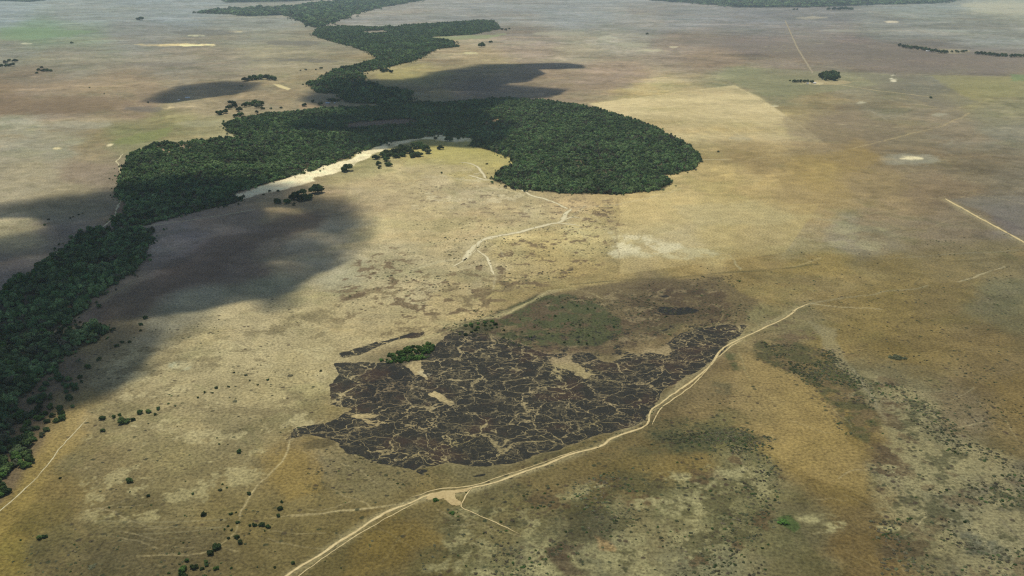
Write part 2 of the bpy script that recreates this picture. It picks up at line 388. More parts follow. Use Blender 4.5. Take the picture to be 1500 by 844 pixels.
# (u, v, r, g, b): colours estimated at image pixels, with far haze and lower-right dimness in them
CTRL = """
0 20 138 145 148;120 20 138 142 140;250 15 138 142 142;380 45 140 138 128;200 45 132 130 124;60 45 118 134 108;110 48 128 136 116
0 75 128 125 112;100 85 130 124 108;250 95 132 124 110;400 75 142 134 112;330 100 130 120 104;60 120 130 116 98;180 125 134 120 100
0 145 128 106 84;90 160 126 112 92;200 155 130 112 92;300 155 145 132 106;400 135 140 128 104;330 145 135 122 98
30 190 140 136 116;100 215 142 136 112;200 200 124 122 84;250 185 136 130 92;60 260 144 134 102;140 250 128 112 88;140 220 136 122 90
310 190 140 132 94;420 110 138 128 104;20 340 168 152 108;100 300 132 120 84;60 390 136 122 102;10 400 134 118 102;110 345 134 118 100
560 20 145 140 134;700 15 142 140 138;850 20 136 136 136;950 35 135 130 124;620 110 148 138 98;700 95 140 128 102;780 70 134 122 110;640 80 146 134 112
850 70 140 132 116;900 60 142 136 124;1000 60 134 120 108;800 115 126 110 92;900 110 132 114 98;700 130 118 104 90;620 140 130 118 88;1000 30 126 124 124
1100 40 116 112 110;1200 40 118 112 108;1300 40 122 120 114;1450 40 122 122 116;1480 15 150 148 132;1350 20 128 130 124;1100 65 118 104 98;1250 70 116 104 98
1150 90 126 112 98;1050 85 134 114 96;1350 90 104 92 86;1450 100 108 98 92;1300 85 112 100 92;1080 115 128 124 96;1140 130 120 116 90;1250 130 126 118 96
1350 120 112 108 92;1450 125 124 118 84;1420 140 124 116 82;1300 150 118 110 88;1200 155 130 116 84;1380 165 112 102 82;1450 170 114 108 84;1230 170 122 108 84
950 140 158 144 104;1080 150 160 144 108;1150 180 150 134 92;1080 190 152 134 88;1000 180 150 134 90;1200 200 130 114 82;1300 200 118 106 80;1400 200 112 102 80
1480 200 110 104 84;1100 230 140 120 76;1200 250 142 120 70;1250 230 128 108 68;1350 240 118 104 76;1450 250 112 100 74;1050 260 158 138 82;1300 270 128 110 74
1380 280 122 104 76;1480 270 112 102 80;950 300 160 142 84;1100 300 158 140 88;1200 310 142 124 82;1300 310 132 114 82;1400 330 120 106 80;1480 310 100 92 84
980 350 152 146 112;1050 360 150 138 88;1150 340 142 130 92;1230 345 132 124 98;1300 350 128 116 86;1000 390 152 132 74;1100 390 134 116 66;1200 390 130 114 64
1300 390 122 106 62;1400 390 118 104 66;1480 380 112 100 66;1100 430 136 118 70;1200 430 128 112 70;1300 440 126 108 62;1400 440 118 102 62;1480 440 112 104 74
1000 420 118 104 72;940 425 116 104 70;1080 460 130 120 80;1150 470 126 114 78;1250 480 126 108 62;1350 500 120 102 60;1450 510 116 98 60;1480 540 112 96 62
1300 560 116 108 80;1400 600 112 102 74;1480 640 112 98 62;1330 620 124 118 86;1180 540 112 98 62;1120 570 132 112 64;1050 590 126 108 66;1160 610 142 118 66
1200 660 148 122 66;1230 700 138 114 64;1000 650 110 100 62;1060 640 104 100 60;900 690 118 102 58;980 690 128 108 60;1080 690 120 112 76;1000 740 122 114 78
1250 750 116 98 60;1250 810 112 92 54;1350 700 132 126 92;1400 760 120 114 84;1480 720 106 100 78;1350 800 112 106 74;1450 820 106 104 82;1150 760 112 104 70
1170 810 104 96 64;1050 810 116 112 80;900 780 126 120 84;800 800 118 112 78;700 780 116 106 66;850 740 108 98 60;750 750 112 102 64;620 760 118 104 62
560 800 122 102 54;500 830 112 98 56;600 830 108 96 58;700 830 118 112 76;450 720 128 112 66;440 680 142 118 62;480 690 136 122 82;540 710 126 114 74
400 760 118 104 62;300 790 108 96 62;200 790 106 96 64;100 800 110 98 62;30 800 134 116 58;30 740 130 112 62;80 650 148 124 66;120 600 152 130 74;60 700 132 112 62
200 740 118 106 68;150 700 126 112 72;280 700 128 116 76;350 680 132 118 76;250 660 134 122 78;340 730 122 108 66;200 610 146 132 86;280 600 150 136 90;360 640 138 126 84
250 560 160 146 98;350 560 160 146 98;430 560 166 152 100;180 560 158 144 98;420 610 150 136 90;160 520 140 124 82;300 500 168 154 104;400 500 170 156 108
450 450 172 158 108;350 470 170 156 110;500 480 172 156 106;260 480 150 144 112;550 450 164 150 104;600 470 170 154 102;450 520 170 156 106;600 420 166 154 112
650 440 168 150 100;560 380 158 148 108;500 400 150 146 112;620 340 160 146 100;560 330 158 144 98;700 330 158 144 100;750 310 156 144 102;550 290 154 138 98
640 270 160 146 104;600 255 160 146 96;560 270 156 140 94;700 290 154 142 104;760 360 158 146 92;820 370 150 136 80;870 350 152 142 88;850 300 152 134 90;900 300 154 136 84
700 400 158 148 108;760 410 158 144 92;850 400 146 130 74;700 460 168 152 100;780 430 146 128 78;650 225 162 150 74;720 228 158 148 72;700 245 158 146 84;620 235 156 146 84
540 245 148 140 86;470 300 138 118 84;400 305 150 128 88;350 330 140 118 96;300 360 132 116 104;250 400 126 104 86;300 400 122 100 82;400 350 134 112 86;440 320 140 118 84
350 380 126 100 80;250 345 142 126 110;220 440 126 112 82;300 440 146 140 106;380 410 148 142 106;450 350 146 134 104;200 470 134 118 78;480 350 150 140 108;150 450 124 102 80
90 540 118 100 74;30 580 108 92 66;60 600 114 96 70;20 700 112 92 64;120 495 132 116 70;700 520 96 88 58;800 560 104 94 62;600 560 112 100 68;550 620 130 112 66;480 610 132 114 66
1000 530 118 100 64;750 650 118 104 68;900 600 112 96 60;700 670 118 108 70
"""
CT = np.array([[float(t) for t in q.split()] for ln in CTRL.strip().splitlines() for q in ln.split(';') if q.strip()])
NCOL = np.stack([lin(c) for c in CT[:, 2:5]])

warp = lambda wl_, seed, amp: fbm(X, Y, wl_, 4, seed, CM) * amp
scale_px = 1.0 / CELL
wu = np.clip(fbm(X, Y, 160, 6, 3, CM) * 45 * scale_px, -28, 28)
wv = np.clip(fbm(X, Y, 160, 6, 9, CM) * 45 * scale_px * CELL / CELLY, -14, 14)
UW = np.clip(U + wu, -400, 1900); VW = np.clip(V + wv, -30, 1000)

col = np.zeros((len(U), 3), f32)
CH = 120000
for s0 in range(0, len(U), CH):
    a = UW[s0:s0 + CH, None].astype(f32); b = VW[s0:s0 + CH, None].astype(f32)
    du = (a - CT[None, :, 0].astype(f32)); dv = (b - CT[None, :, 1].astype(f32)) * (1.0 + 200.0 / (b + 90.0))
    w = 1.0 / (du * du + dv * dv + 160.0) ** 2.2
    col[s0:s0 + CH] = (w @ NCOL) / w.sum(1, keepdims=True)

burn = np.zeros(len(U), f32)
speck = np.zeros(len(U), f32)

def region(pts, soft=4.0, warped=True, pad=40):
    p = np.asarray(pts, float)
    lo = p.min(0) - pad; hi = p.max(0) + pad
    idx = np.nonzero((U > lo[0]) & (U < hi[0]) & (V > lo[1]) & (V < hi[1]))[0]
    if warped:
        k = 0.0 + (warped if not isinstance(warped, bool) else 0.35)
        x, y = U[idx] + wu[idx] * k, V[idx] + wv[idx] * k
    else:
        x, y = U[idx], V[idx]
    ky = 1.8                       # image coordinates are squeezed in depth
    pp = p.copy(); pp[:, 1] *= ky
    d = sdf_poly(x, y * ky, pp)
    if warped:
        d = d + fbm(X[idx], Y[idx], 55, 6, 333, CM[idx], 0.7) * (2.0 + soft * 0.9) + fbm(X[idx], Y[idx], 220, 4, 334, CM[idx]) * soft * .5
    return idx, sstep(-soft, soft, d).astype(f32)

def paint(pts, rgb, soft=4.0, amt=1.0, warped=0.35, mott=None):
    idx, m = region(pts, soft, warped)
    m = m * amt
    if mott:
        wl_, th, wd, seed = mott
        m = m * sstep(th - wd * .6, th + wd * .6, fbm(X[idx], Y[idx], wl_, 7, seed, CM[idx], .7)).astype(f32)
    col[idx] = col[idx] * (1 - m[:, None]) + lin(rgb)[None] * m[:, None]

def pline(pts, w, rgb, amt=1.0, jit=0.1):
    """a worn line of bare ground, w metres wide"""
    p = np.asarray(pts, float)
    lo = p.min(0) - 15; hi = p.max(0) + 15
    idx = np.nonzero((U > lo[0]) & (U < hi[0]) & (V > lo[1]) & (V < hi[1]))[0]
    gx, gy = ground_xy(p[:, 0], p[:, 1])
    x = X[idx] + fbm(X[idx], Y[idx], 60, 4, 71) * 5 * (CELL[idx] * .4 + .6); y = Y[idx] + fbm(X[idx], Y[idx], 60, 4, 72) * 5 * (CELL[idx] * .4 + .6)
    d = dist_line(x, y, np.stack([gx, gy], 1))
    ww = np.maximum(w / 2, CELL[idx] * 0.45)
    m = np.exp(-(d / ww) ** 2).astype(f32) * amt * np.minimum(1, w / 2 / (CELL[idx] * 0.45)).astype(f32) ** .5
    m *= (0.75 + 0.35 * fbm(X[idx], Y[idx], 50, 3, 5)).clip(0, 1).astype(f32)
    col[idx] = col[idx] * (1 - m[:, None]) + lin(rgb)[None] * m[:, None]

def ell(u, v, ru, rv, n=14):
    return [(u + ru * math.cos(t), v + rv * math.sin(t)) for t in np.linspace(0, 2 * math.pi, n, endpoint=False)]

# broad mottling of the plain
n_a = fbm(X, Y, 420, 8, 21, CM); n_b = fbm(X, Y, 90, 7, 22, CM); n_c = fbm(X, Y, 1500, 6, 23, CM)
col *= (1 + 0.10 * n_a + 0.09 * n_b)[:, None]
col *= np.stack([1 + 0.05 * n_c, np.ones_like(n_c), 1 - 0.08 * n_c], 1)
far = sstep(330, 120, V)
near = sstep(300, 560, V)
def mosaic(wl_, th, wd, mult, seed, amt, mask=1.0, stretch=1.0):
    a = fbm(X, Y, wl_ * 1.7, 4, seed + 200, CM) * wl_ * .7; b = fbm(X, Y, wl_ * 1.7, 4, seed + 201, CM) * wl_ * .7
    n = fbm((X + a) / stretch, Y + b, wl_, 7, seed, CM, 0.68)
    m = (sstep(th - wd, th + wd, n) * amt * mask)[:, None]
    col[:] = col * (1 - m + m * np.asarray(mult, f32)[None])
mosaic(700, 0.10, 0.30, (.87, .86, .83), 301, .8, .35 + .65 * far)
mosaic(420, 0.22, 0.22, (1.16, 1.17, 1.24), 302, .75)
mosaic(380, 0.25, 0.20, (1.08, 1.0, .93), 303, .7)
mosaic(260, 0.20, 0.18, (.82, .82, .80), 304, .7)
mosaic(130, 0.25, 0.16, (.86, .92, .84), 305, .65)
mosaic(110, 0.30, 0.15, (1.18, 1.16, 1.14), 306, .6)
mosaic(60, 0.28, 0.14, (.80, .78, .74), 307, .55)
mosaic(34, 0.30, 0.14, (.78, .80, .74), 308, .55)
mosaic(30, 0.30, 0.14, (1.2, 1.17, 1.1), 309, .5)
mosaic(500, 0.30, 0.10, (.85, .83, .80), 310, .8, far, 3.0)
mosaic(150, 0.34, 0.10, (.74, .73, .70), 312, .6, far, 1.5)
mosaic(170, 0.40, 0.10, (1.28, 1.26, 1.24), 313, .6, far, 1.5)
mosaic(600, 0.36, 0.10, (1.22, 1.20, 1.18), 311, .7, far, 3.5)
streak = fbm(X * 0.45, Y * 0.32, 260, 6, 25, CM * .4)
col *= (1 + 0.12 * far * streak)[:, None]

# mown / ploughed field with straight edges behind the big wood
idx, m = region([(862,152),(1076,125),(1112,142),(1182,190),(1250,240),(1000,260),(960,190)], 1.5, 0)
m = m * sstep(225, 165, V[idx] + 10 * fbm(X[idx], Y[idx], 300, 4, 140)) * np.clip(.62 + .5 * fbm(X[idx] * .5, Y[idx], 160, 6, 141, CM[idx] * .6, .65), .15, .95)
col[idx] = col[idx] * (1 - m[:, None]) + lin((188,171,130))[None] * m[:, None]
paint([(908,292),(1000,285),(1200,300),(1150,370),(908,402)], (168,150,92), 2, 0.5, 0)
paint([(906,345),(935,343),(1000,362),(1050,358),(1060,372),(1000,374),(906,376)], (170,164,122), 4, 0.7, 0.8, (120, -.1, .3, 131))
paint([(906,340),(945,346),(985,360),(975,372),(906,372)], (188,182,144), 5, 0.7, 0.8, (60, 0.0, 0.25, 31))
paint([(1190,325),(1240,322),(1310,340),(1300,362),(1240,368),(1200,352)], (150,142,104), 6, 0.6, 0.8, (150, 0.0, .3, 132))
paint([(1000,300),(1120,295),(1200,318),(1150,330),(1010,325)], (158,146,100), 6, 0.5, 0.5)
for k in range(16):
    q_ = k / 15
    pline([(880 + 190 * q_, 150 - 24 * q_ + 2), (1000 + 170 * q_, 215 - 26 * q_)], 4, (156,138,98) if k % 2 else (200,184,142), .35)
for (u0, v0, u1, v1) in [(1076,125,1182,190),(862,152,1076,125)]:
    pline([(u0, v0), (u1, v1)], 5, (198,182,142), 0.6)
idx, m = region([(906,291),(1060,286),(1130,300),(1120,398),(1000,404),(905,408)], .8, 0)
m = m * .55 * sstep(1110, 960, U[idx]); col[idx] *= 1 + m[:, None] * np.array([.22, .20, .16])[None]
pline([(906,292),(905,320),(905,345),(904,402)], 3, (124,102,64), 0.5)
pline([(835,417),(900,411),(1000,405),(1060,400),(1120,396),(1200,388)], 6, (78,76,44), 0.85)
paint([(1080,97),(1190,104),(1300,108),(1330,118),(1180,140),(1120,140),(1050,110)], (122,122,90), 2, 0.4, 0)
paint([(1365,110),(1480,112),(1530,118),(1530,140),(1420,145),(1380,125)], (126,120,78), 2, 0.55, 0.1)
paint([(1250,108),(1360,112),(1430,150),(1380,160),(1300,130)], (104,98,84), 3, 0.5, 0.1)
# darker purple-brown belts
paint([(1000,52),(1200,60),(1400,72),(1530,84),(1530,108),(1300,106),(1200,92),(1100,76),(1000,66)], (108,98,88), 6, 0.55, 0.8)
paint([(1400,290),(1500,285),(1560,300),(1560,345),(1490,335)], (112,106,90), 6, 0.5, 0.6)
paint([(0,150),(120,140),(220,150),(120,166),(0,168)], (120,96,74), 5, 0.6, 0.6)
paint([(1130,170),(1250,165),(1320,190),(1290,215),(1180,205)], (112,98,76), 6, 0.5, 0.8)
# yellow-green and green swards
paint([(600,222),(650,213),(700,213),(748,226),(752,238),(715,242),(650,236)], (162,152,82), 4, 0.5)
paint([(160,210),(200,195),(260,185),(245,200),(200,212)], (112,118,66), 3, 0.7)
paint([(0,42),(60,40),(140,46),(100,54),(0,60)], (112,136,96), 3, 0.6)
paint([(1480,108),(1540,112),(1540,124),(1480,118)], (100,118,78), 2, 0.7)
paint([(550,108),(600,98),(640,90),(600,105),(620,118),(560,125)], (150,140,90), 3, 0.5)
paint([(620,54),(740,50),(720,55),(660,60)], (132,142,100), 2, 0.7)
# white pans, bare spots, small dark patches, one sunlit spot painted in
for u, v, a, b, c, am in [(1330,234,46,8,(140,138,118),.5),(1332,233,17,3.0,(214,200,156),.8),(270,66,38,1.6,(236,214,160),.95),(230,66,34,1.4,(196,176,132),.7),
    (290,66.5,28,1.2,(240,222,170),.9),(38,64,9,1.2,(190,186,160),.8),(287,52,12,1.2,(210,205,170),.8),(345,47,10,1,(200,185,150),.7),(164,212,5,2,(220,205,160),.9),
    (88,218,6,1.5,(205,190,140),.8),(254,158,6,1.4,(200,180,140),.8),(1311,118,5,1.8,(215,205,180),.7),(1308,114,1.2,3,(205,200,180),.8),(1136,156,6,1.2,(195,185,155),.6),
    (1265,151,9,1.0,(180,174,150),.5),(1375,168,12,1.6,(150,146,126),.6),(1085,203,18,4,(148,138,108),.7),(985,69,6,1.2,(200,190,160),.7),(890,55,14,2.4,(168,164,146),.7),
    (925,65,26,4,(160,154,134),.6),(950,74,22,2.4,(172,166,140),.7),(690,78,9,1.1,(200,190,150),.8),(610,137,8,1.2,(170,160,130),.7),(240,95,60,3,(110,100,92),.35),
    (760,62,26,2.5,(160,150,128),.6),(820,49,40,2.5,(158,152,132),.6),(1190,26,22,2,(160,150,130),.7),(1306,32,10,1.2,(205,190,165),.8),(1230,45,26,2,(150,146,134),.5),
    (625,550,9,3.4,(214,216,182),.95),(620,580,18,5,(182,160,104),.8),(300,182,40,6,(150,146,120),.4),(120,183,46,6,(156,152,132),.45),(1465,8,60,5,(172,164,140),.7),(1475,16,50,3,(166,160,140),.7),
    (530,36,16,2,(165,160,150),.6),(270,537,14,5,(150,160,130),.6),(412,380,26,5,(150,138,96),.3)]:  # last entry: sunlit gap in the cloud shadow, painted lighter
    paint(ell(u, v, a, b), c, max(1.2, min(5, b)), am, 0.25)
paint([(400,123),(410,124),(426,130),(422,132),(408,128)], (200,184,140), 1, .9, 0)
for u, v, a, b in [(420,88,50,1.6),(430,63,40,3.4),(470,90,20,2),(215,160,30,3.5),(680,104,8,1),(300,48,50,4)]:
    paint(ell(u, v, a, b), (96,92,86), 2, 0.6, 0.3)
# farm yards
paint(ell(1215,121,30,3), (168,148,112), 2, .5, .1); paint(ell(1190,122,16,2), (180,166,130), 1.5, .7, .1)
paint(ell(475,157,40,6), (150,126,100), 3, .7, .2); paint(ell(497,158,14,2), (190,176,110), 2, .7, .1); paint(ell(1395,75,26,3.5), (150,140,112), 2, .6, .1)
paint(ell(640,247,60,6), (164,148,108), 4, .4)
# dark brown belt beside the wood (left)
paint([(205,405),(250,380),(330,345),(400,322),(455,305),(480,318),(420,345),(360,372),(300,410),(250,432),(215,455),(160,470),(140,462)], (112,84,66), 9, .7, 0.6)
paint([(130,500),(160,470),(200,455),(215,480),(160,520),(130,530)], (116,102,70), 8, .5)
# forest floor
for poly in (FOREST_MAIN, FOREST_NORTH, FOREST_LEFT, FOREST_FAR, FAR_SHADOW_BAND, FOREST_FAR3, FOREST_FAR4):  # the far shadow band gets the same dark ground colour
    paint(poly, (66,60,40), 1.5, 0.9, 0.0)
paint([(0,545),(60,545),(110,560),(110,600),(60,660),(20,735),(-60,760),(-60,560)], (112,94,68), 8, .7)
paint(THIN[0], (156,134,104), 2, .85, .2); paint(CLEARINGS[0], (110,88,74), 2, .9, .2); paint(CLEARINGS[2], (150,120,88), 1.5, .9, .2); paint(CLEARINGS[1], (140,130,116), 1.5, .9, .2)
paint([(180,282),(196,290),(186,308),(165,325),(160,318),(176,300)], (120,84,62), 3, .8, .2)
# the great burn and its surroundings
paint([(640,490),(700,468),(760,448),(800,428),(835,424),(905,412),(1060,402),(1100,440),(1085,478),(1000,478),(900,520),(780,520),(690,500)], (104,90,58), 5, .9, .4)
paint([(660,486),(690,468),(725,462),(790,430),(835,428),(872,442),(905,466),(912,498),(862,512),(800,508),(760,512),(715,500)], (80,74,48), 4, .8, .5, (60, -0.25, 0.3, 41))
paint([(830,440),(870,436),(900,452),(860,462)], (78,82,50), 4, .5, .5, (30, -.1, .2, 45))
paint([(800,470),(850,462),(895,480),(890,500),(840,506),(800,496)], (72,78,44), 4, .5, .5, (30, -.1, .2, 46))
paint([(905,420),(990,412),(1060,430),(1060,466),(985,480),(905,500)], (84,70,48), 8, .75, .6, (50, -0.1, 0.3, 43))
paint([(640,492),(760,450),(905,415),(1050,410),(1085,470),(900,515),(700,520)], (88,68,48), 8, .7, .6, (26, 0.1, 0.2, 47))
paint([(640,492),(760,450),(905,415),(1050,410),(1085,470),(900,515),(700,520)], (150,134,92), 8, .45, .6, (20, 0.40, 0.12, 48))
paint([(700,470),(725,462),(792,431),(835,428),(872,442),(906,466),(912,496),(862,510),(800,506),(760,508),(715,492)], (70,78,42), 3, .92, .4, (26, -0.25, 0.25, 49))
paint([(700,470),(835,428),(906,466),(912,496),(800,506),(715,492)], (100,74,56), 8, .6, .5, (30, .15, .15, 149))
paint([(664,488),(700,466),(725,468),(735,480),(700,492),(668,496)], (70,72,44), 3, .7, .4)
paint([(905,492),(960,470),(1010,472),(985,488),(940,508)], (92,88,52), 4, .6, .6, (30, -.1, .2, 50))
paint([(765,512),(800,505),(870,520),(850,540),(790,535)], (104,74,56), 5, .5, .7, (30, 0.0, 0.2, 44))
paint([(635,470),(735,466),(800,430),(830,424),(820,422),(770,445),(720,462),(660,480)], (158,146,96), 2, .5, .2)
paint(BURN, (168,150,104), 8, .55, .5)
for poly in [BURN] + BURN_EXTRA:
    idx, m = region(poly, 4, 0.5); burn[idx] = np.maximum(burn[idx], m)
for poly in BURN_HOLES:
    big_ = poly[0][0] in (780, 860, 640, 520, 845)
    idx, m = region(poly, 12 if big_ else 5, 0.9)
    if big_: m = m * sstep(0.0, .3, fbm(X[idx], Y[idx], 28, 6, 56, CM[idx], .7))
    burn[idx] *= 1 - m * (.42 if big_ else .85)
    paint(poly, (150,136,84) if big_ else (172,152,98), 10 if big_ else 4, .6, .7)
gb_n = fbm(X, Y, 130, 6, 55, CM)
idx, m = region([(640,500),(700,486),(800,490),(900,484),(1000,466),(1070,462),(1080,500),(900,540),(700,520)], 10, .6)
burn[idx] = np.maximum(burn[idx], m * .43)
idx, m = region([(790,500),(900,500),(985,482),(960,530),(880,548),(800,535)], 14, .5)
burn[idx] *= 1 - m * sstep(-0.35, 0.15, gb_n[idx]) * .9
idx, m = region([(560,535),(640,535),(700,600),(560,610),(500,600)], 20, .5)
paint([(520,545),(585,540),(600,565),(560,600),(520,590)], (80,62,46), 8, .6)
# patches of brown low scrub on pale ground in the middle
def mottle(poly, rgb, wl_, th, wd, seed, amt=.75, soft=14):
    paint(poly, rgb, soft, amt, 0.3, (wl_, th, wd, seed))
mottle([(480,400),(560,360),(640,400),(760,350),(900,290),(905,330),(860,400),(790,425),(700,455),(600,470),(500,440)], (106,84,56), 20, 0.30, 0.10, 61, .85)
mottle([(560,260),(760,290),(905,290),(900,330),(640,320)], (112,94,68), 17, 0.34, 0.10, 62, .8)
mottle([(500,420),(700,380),(800,400),(760,450),(640,490),(560,500),(480,470)], (116,100,64), 24, 0.36, 0.1, 63, .75)
mottle([(140,520),(500,440),(480,600),(430,660),(300,760),(120,760)], (118,106,68), 34, 0.40, 0.14, 64, .6)
mottle([(140,520),(500,440),(480,600),(430,660),(300,760),(120,760)], (176,164,114), 40, 0.36, 0.18, 65, .55)
mottle([(560,285),(700,250),(800,290),(760,320),(620,310)], (184,172,130), 40, 0.42, 0.12, 66, .6)
# lower right: pale, brown and olive in a coarse mosaic
LR = [(650,750),(900,700),(1080,660),(1150,700),(1120,800),(1000,870),(600,870)]
mottle(LR, (150,142,98), 60, 0.15, 0.25, 67, .7); mottle(LR, (82,78,48), 34, 0.30, 0.14, 68, .75); mottle(LR, (92,70,46), 40, 0.42, 0.12, 69, .6)
LR2 = [(1270,540),(1330,560),(1420,640),(1520,700),(1520,870),(1290,870),(1270,760),(1280,690)]
mottle(LR2, (142,132,92), 70, 0.0, 0.35, 70, .65); mottle(LR2, (78,76,50), 26, 0.34, 0.14, 71, .75); mottle(LR2, (88,70,48), 40, 0.40, 0.14, 72, .5)
mottle([(1240,560),(1310,560),(1340,700),(1290,720),(1262,650)], (82,64,44), 34, 0.12, 0.2, 73, .8)
mottle([(1110,500),(1150,495),(1215,512),(1252,530),(1278,565),(1284,625),(1268,655),(1235,640),(1212,600),(1188,570),(1150,545),(1110,525)], (78,77,46), 26, -0.28, 0.3, 74, .85, 6)
mottle([(1130,520),(1215,520),(1278,570),(1284,640),(1235,640),(1180,570)], (110,92,60), 20, 0.12, 0.15, 174, .7, 6)
mottle([(1120,470),(1200,480),(1260,520),(1240,530),(1150,500)], (104,84,60), 22, 0.15, 0.2, 75, .7)
paint([(1180,470),(1225,480),(1290,600),(1290,620),(1255,560),(1215,510)], (140,130,94), 4, .6, .3)
mottle([(960,640),(1020,622),(1090,628),(1140,640),(1138,665),(1060,672),(980,668)], (78,79,48), 26, -0.1, 0.3, 76, .8, 9)
mottle([(880,640),(960,610),(1010,640),(960,665),(880,670)], (84,82,50), 34, 0.1, 0.2, 77, .7)
mottle([(1060,515),(1080,520),(1095,545),(1070,545)], (74,80,46), 20, -0.3, 0.3, 78, .8, 4)
mottle([(1040,560),(1090,570),(1080,585),(1040,580)], (92,86,56), 20, 0.0, 0.3, 79, .7, 4)
paint([(820,760),(870,750),(930,765),(900,785),(840,782)], (76,72,48), 6, .75, .8)
paint([(880,775),(925,790),(915,800),(890,795)], (170,134,88), 6, .6, .8); paint([(820,790),(860,785),(850,830),(830,830)], (72,54,42), 6, .7, .9)
paint([(740,700),(800,690),(900,660),(940,640),(900,700),(800,740)], (120,102,58), 10, .5, .8)
paint([(1130,755),(1150,750),(1168,770),(1160,778),(1140,768)], (66,84,40), 2.5, .8, .4)
for u, v, a, b in [(1175,750,22,6),(1205,770,16,10),(1060,800,24,8),(700,800,28,10),(770,822,34,8),(690,830,20,7),(985,750,30,9),(985,720,34,8),(1050,700,20,8),(1020,745,18,7),(845,725,20,6),(1290,765,16,6)]:
    paint(ell(u, v, a * 1.5, b * 1.7), (160,152,106), 8, .7, .9, (26, 0.12, 0.3, int(u)))
paint([(1080,520),(1180,560),(1210,610),(1250,660),(1290,690),(1262,720),(1200,700),(1150,680),(1120,640),(1060,600)], (148,126,76), 6, .5, .5)
paint([(1450,560),(1520,540),(1540,640),(1500,640)], (120,98,54), 12, .6)
paint([(1100,290),(1250,200),(1290,230),(1240,290),(1180,320)], (146,120,70), 12, .35, .8)
paint([(80,580),(135,575),(130,640),(60,720),(10,800),(-50,860),(-60,780),(0,745),(50,690)], (154,130,68), 8, .55, .5)
paint([(430,650),(480,670),(470,720),(420,740),(400,700)], (146,120,62), 8, .6, .5)
paint([(448,648),(480,642),(494,652),(486,662),(455,660)], (88,78,48), 3, .8, .5)
paint([(520,800),(600,770),(640,790),(560,844),(480,870)], (124,102,50), 12, .5, .7)
paint([(480,425),(560,420),(540,435),(500,440)], (104,80,56), 4, .6, .8, (16, 0.0, 0.2, 81))
# scattered scrub density
for poly, a, s in [(LR, .42, 25), (LR2, .40, 25), ([(640,480),(1080,400),(1090,480),(900,520),(640,530)], .28, 10), ([(1100,490),(1250,510),(1290,640),(1230,650),(1110,530)], .6, 10),
                   ([(700,260),(905,290),(905,380),(700,450),(480,450),(560,380)], .16, 20), ([(120,500),(480,440),(480,640),(120,760)], .07, 30), ([(950,610),(1140,620),(1140,670),(900,680)], .5, 12),
                   ([(680,710),(960,620),(1130,560),(1140,720),(700,790)], .22, 20), ([(1240,520),(1500,560),(1500,700),(1290,720)], .22, 20), ([(540,230),(730,250),(880,300),(600,310)], .12, 20),
                   ([(1080,440),(1500,400),(1500,560),(1150,520)], .08, 20), ([(100,740),(600,740),(600,860),(60,860)], .10, 20), ([(440,640),(640,690),(620,740),(440,740)], .25, 12)]:
    idx, m = region(poly, s, 0.5); speck[idx] = np.maximum(speck[idx], m * a)
speck *= np.clip(0.75 + 1.1 * fbm(X, Y, 70, 5, 91, CM), 0, 1.7)
idx, m = region(SANDBANK, 1.0, .5)
m = m * (1 - .55 * sstep(.25, .5, fbm(X[idx], Y[idx], 45, 6, 89, CM[idx], .7)))
col[idx] = col[idx] * (1 - m[:, None]) + (lin((226,212,164))[None] * (.92 + .16 * fbm(X[idx], Y[idx], 30, 6, 88, CM[idx], .7))[:, None]) * m[:, None]

# straw-bright middle distance
lift = 1 + .13 * sstep(40, 110, V) * sstep(470, 330, V)
col *= lift[:, None] ** np.array([1.02, 1.0, 1.1])[None]
col *= (1 + .13 * sstep(960, 820, U) * sstep(250, 330, V) * sstep(700, 560, V))[:, None]
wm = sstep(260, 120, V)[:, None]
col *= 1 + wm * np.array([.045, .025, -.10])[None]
dry = (.28 * sstep(180, 260, V) * sstep(760, 560, V) * sstep(1300, 900, U))[:, None]
lum_ = (col * np.array([.3, .6, .1])).sum(1, keepdims=True)
col[:] = col * (1 - dry) + dry * lum_ * np.array([1.22, 1.0, .66])[None]
col *= 1 + .16 * dry
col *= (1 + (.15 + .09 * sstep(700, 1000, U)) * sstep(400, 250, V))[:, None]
col *= (1 + .13 * sstep(850, 1100, U) * sstep(380, 520, V))[:, None] * np.array([1.01, 1, .97])[None]
cap = col[:, 1] * 1.33
col[:, 0] = np.where(col[:, 0] > cap, cap + (col[:, 0] - cap) * .45, col[:, 0])
# faint worn tracks
rt = random.Random(44)
for (u0, v0, u1, v1, n_, w_) in [(500, 245, 900, 300, 16, 2.6), (540, 300, 900, 400, 12, 2.2), (120, 740, 420, 830, 12, 1.6), (430, 640, 700, 800, 10, 1.5), (180, 450, 520, 620, 10, 1.6), (900, 410, 1150, 520, 12, 1.8),
                                 (1020, 560, 1250, 800, 10, 1.4), (1270, 560, 1480, 820, 10, 1.5), (1000, 200, 1480, 400, 26, 4.0), (700, 60, 1450, 190, 26, 7), (950, 20, 1480, 90, 12, 12), (20, 80, 420, 220, 10, 6)]:
    for k in range(n_):
        a, b = rt.uniform(u0, u1), rt.uniform(v0, v1); an = rt.uniform(-.5, .3); L_ = (u1 - u0) * rt.uniform(.12, .3)
        pts_ = [(a, b)]
        for q_ in range(5):
            an += rt.uniform(-.25, .25); a += math.cos(an) * L_ / 5; b -= math.sin(an) * L_ / 5 * (v1 - v0) / (u1 - u0) * 1.6; pts_.append((a, b))
        pline(pts_, w_, (184, 168, 122), rt.uniform(.2, .5))
SOILC = (186,168,118); PALE_C = (200,186,142)
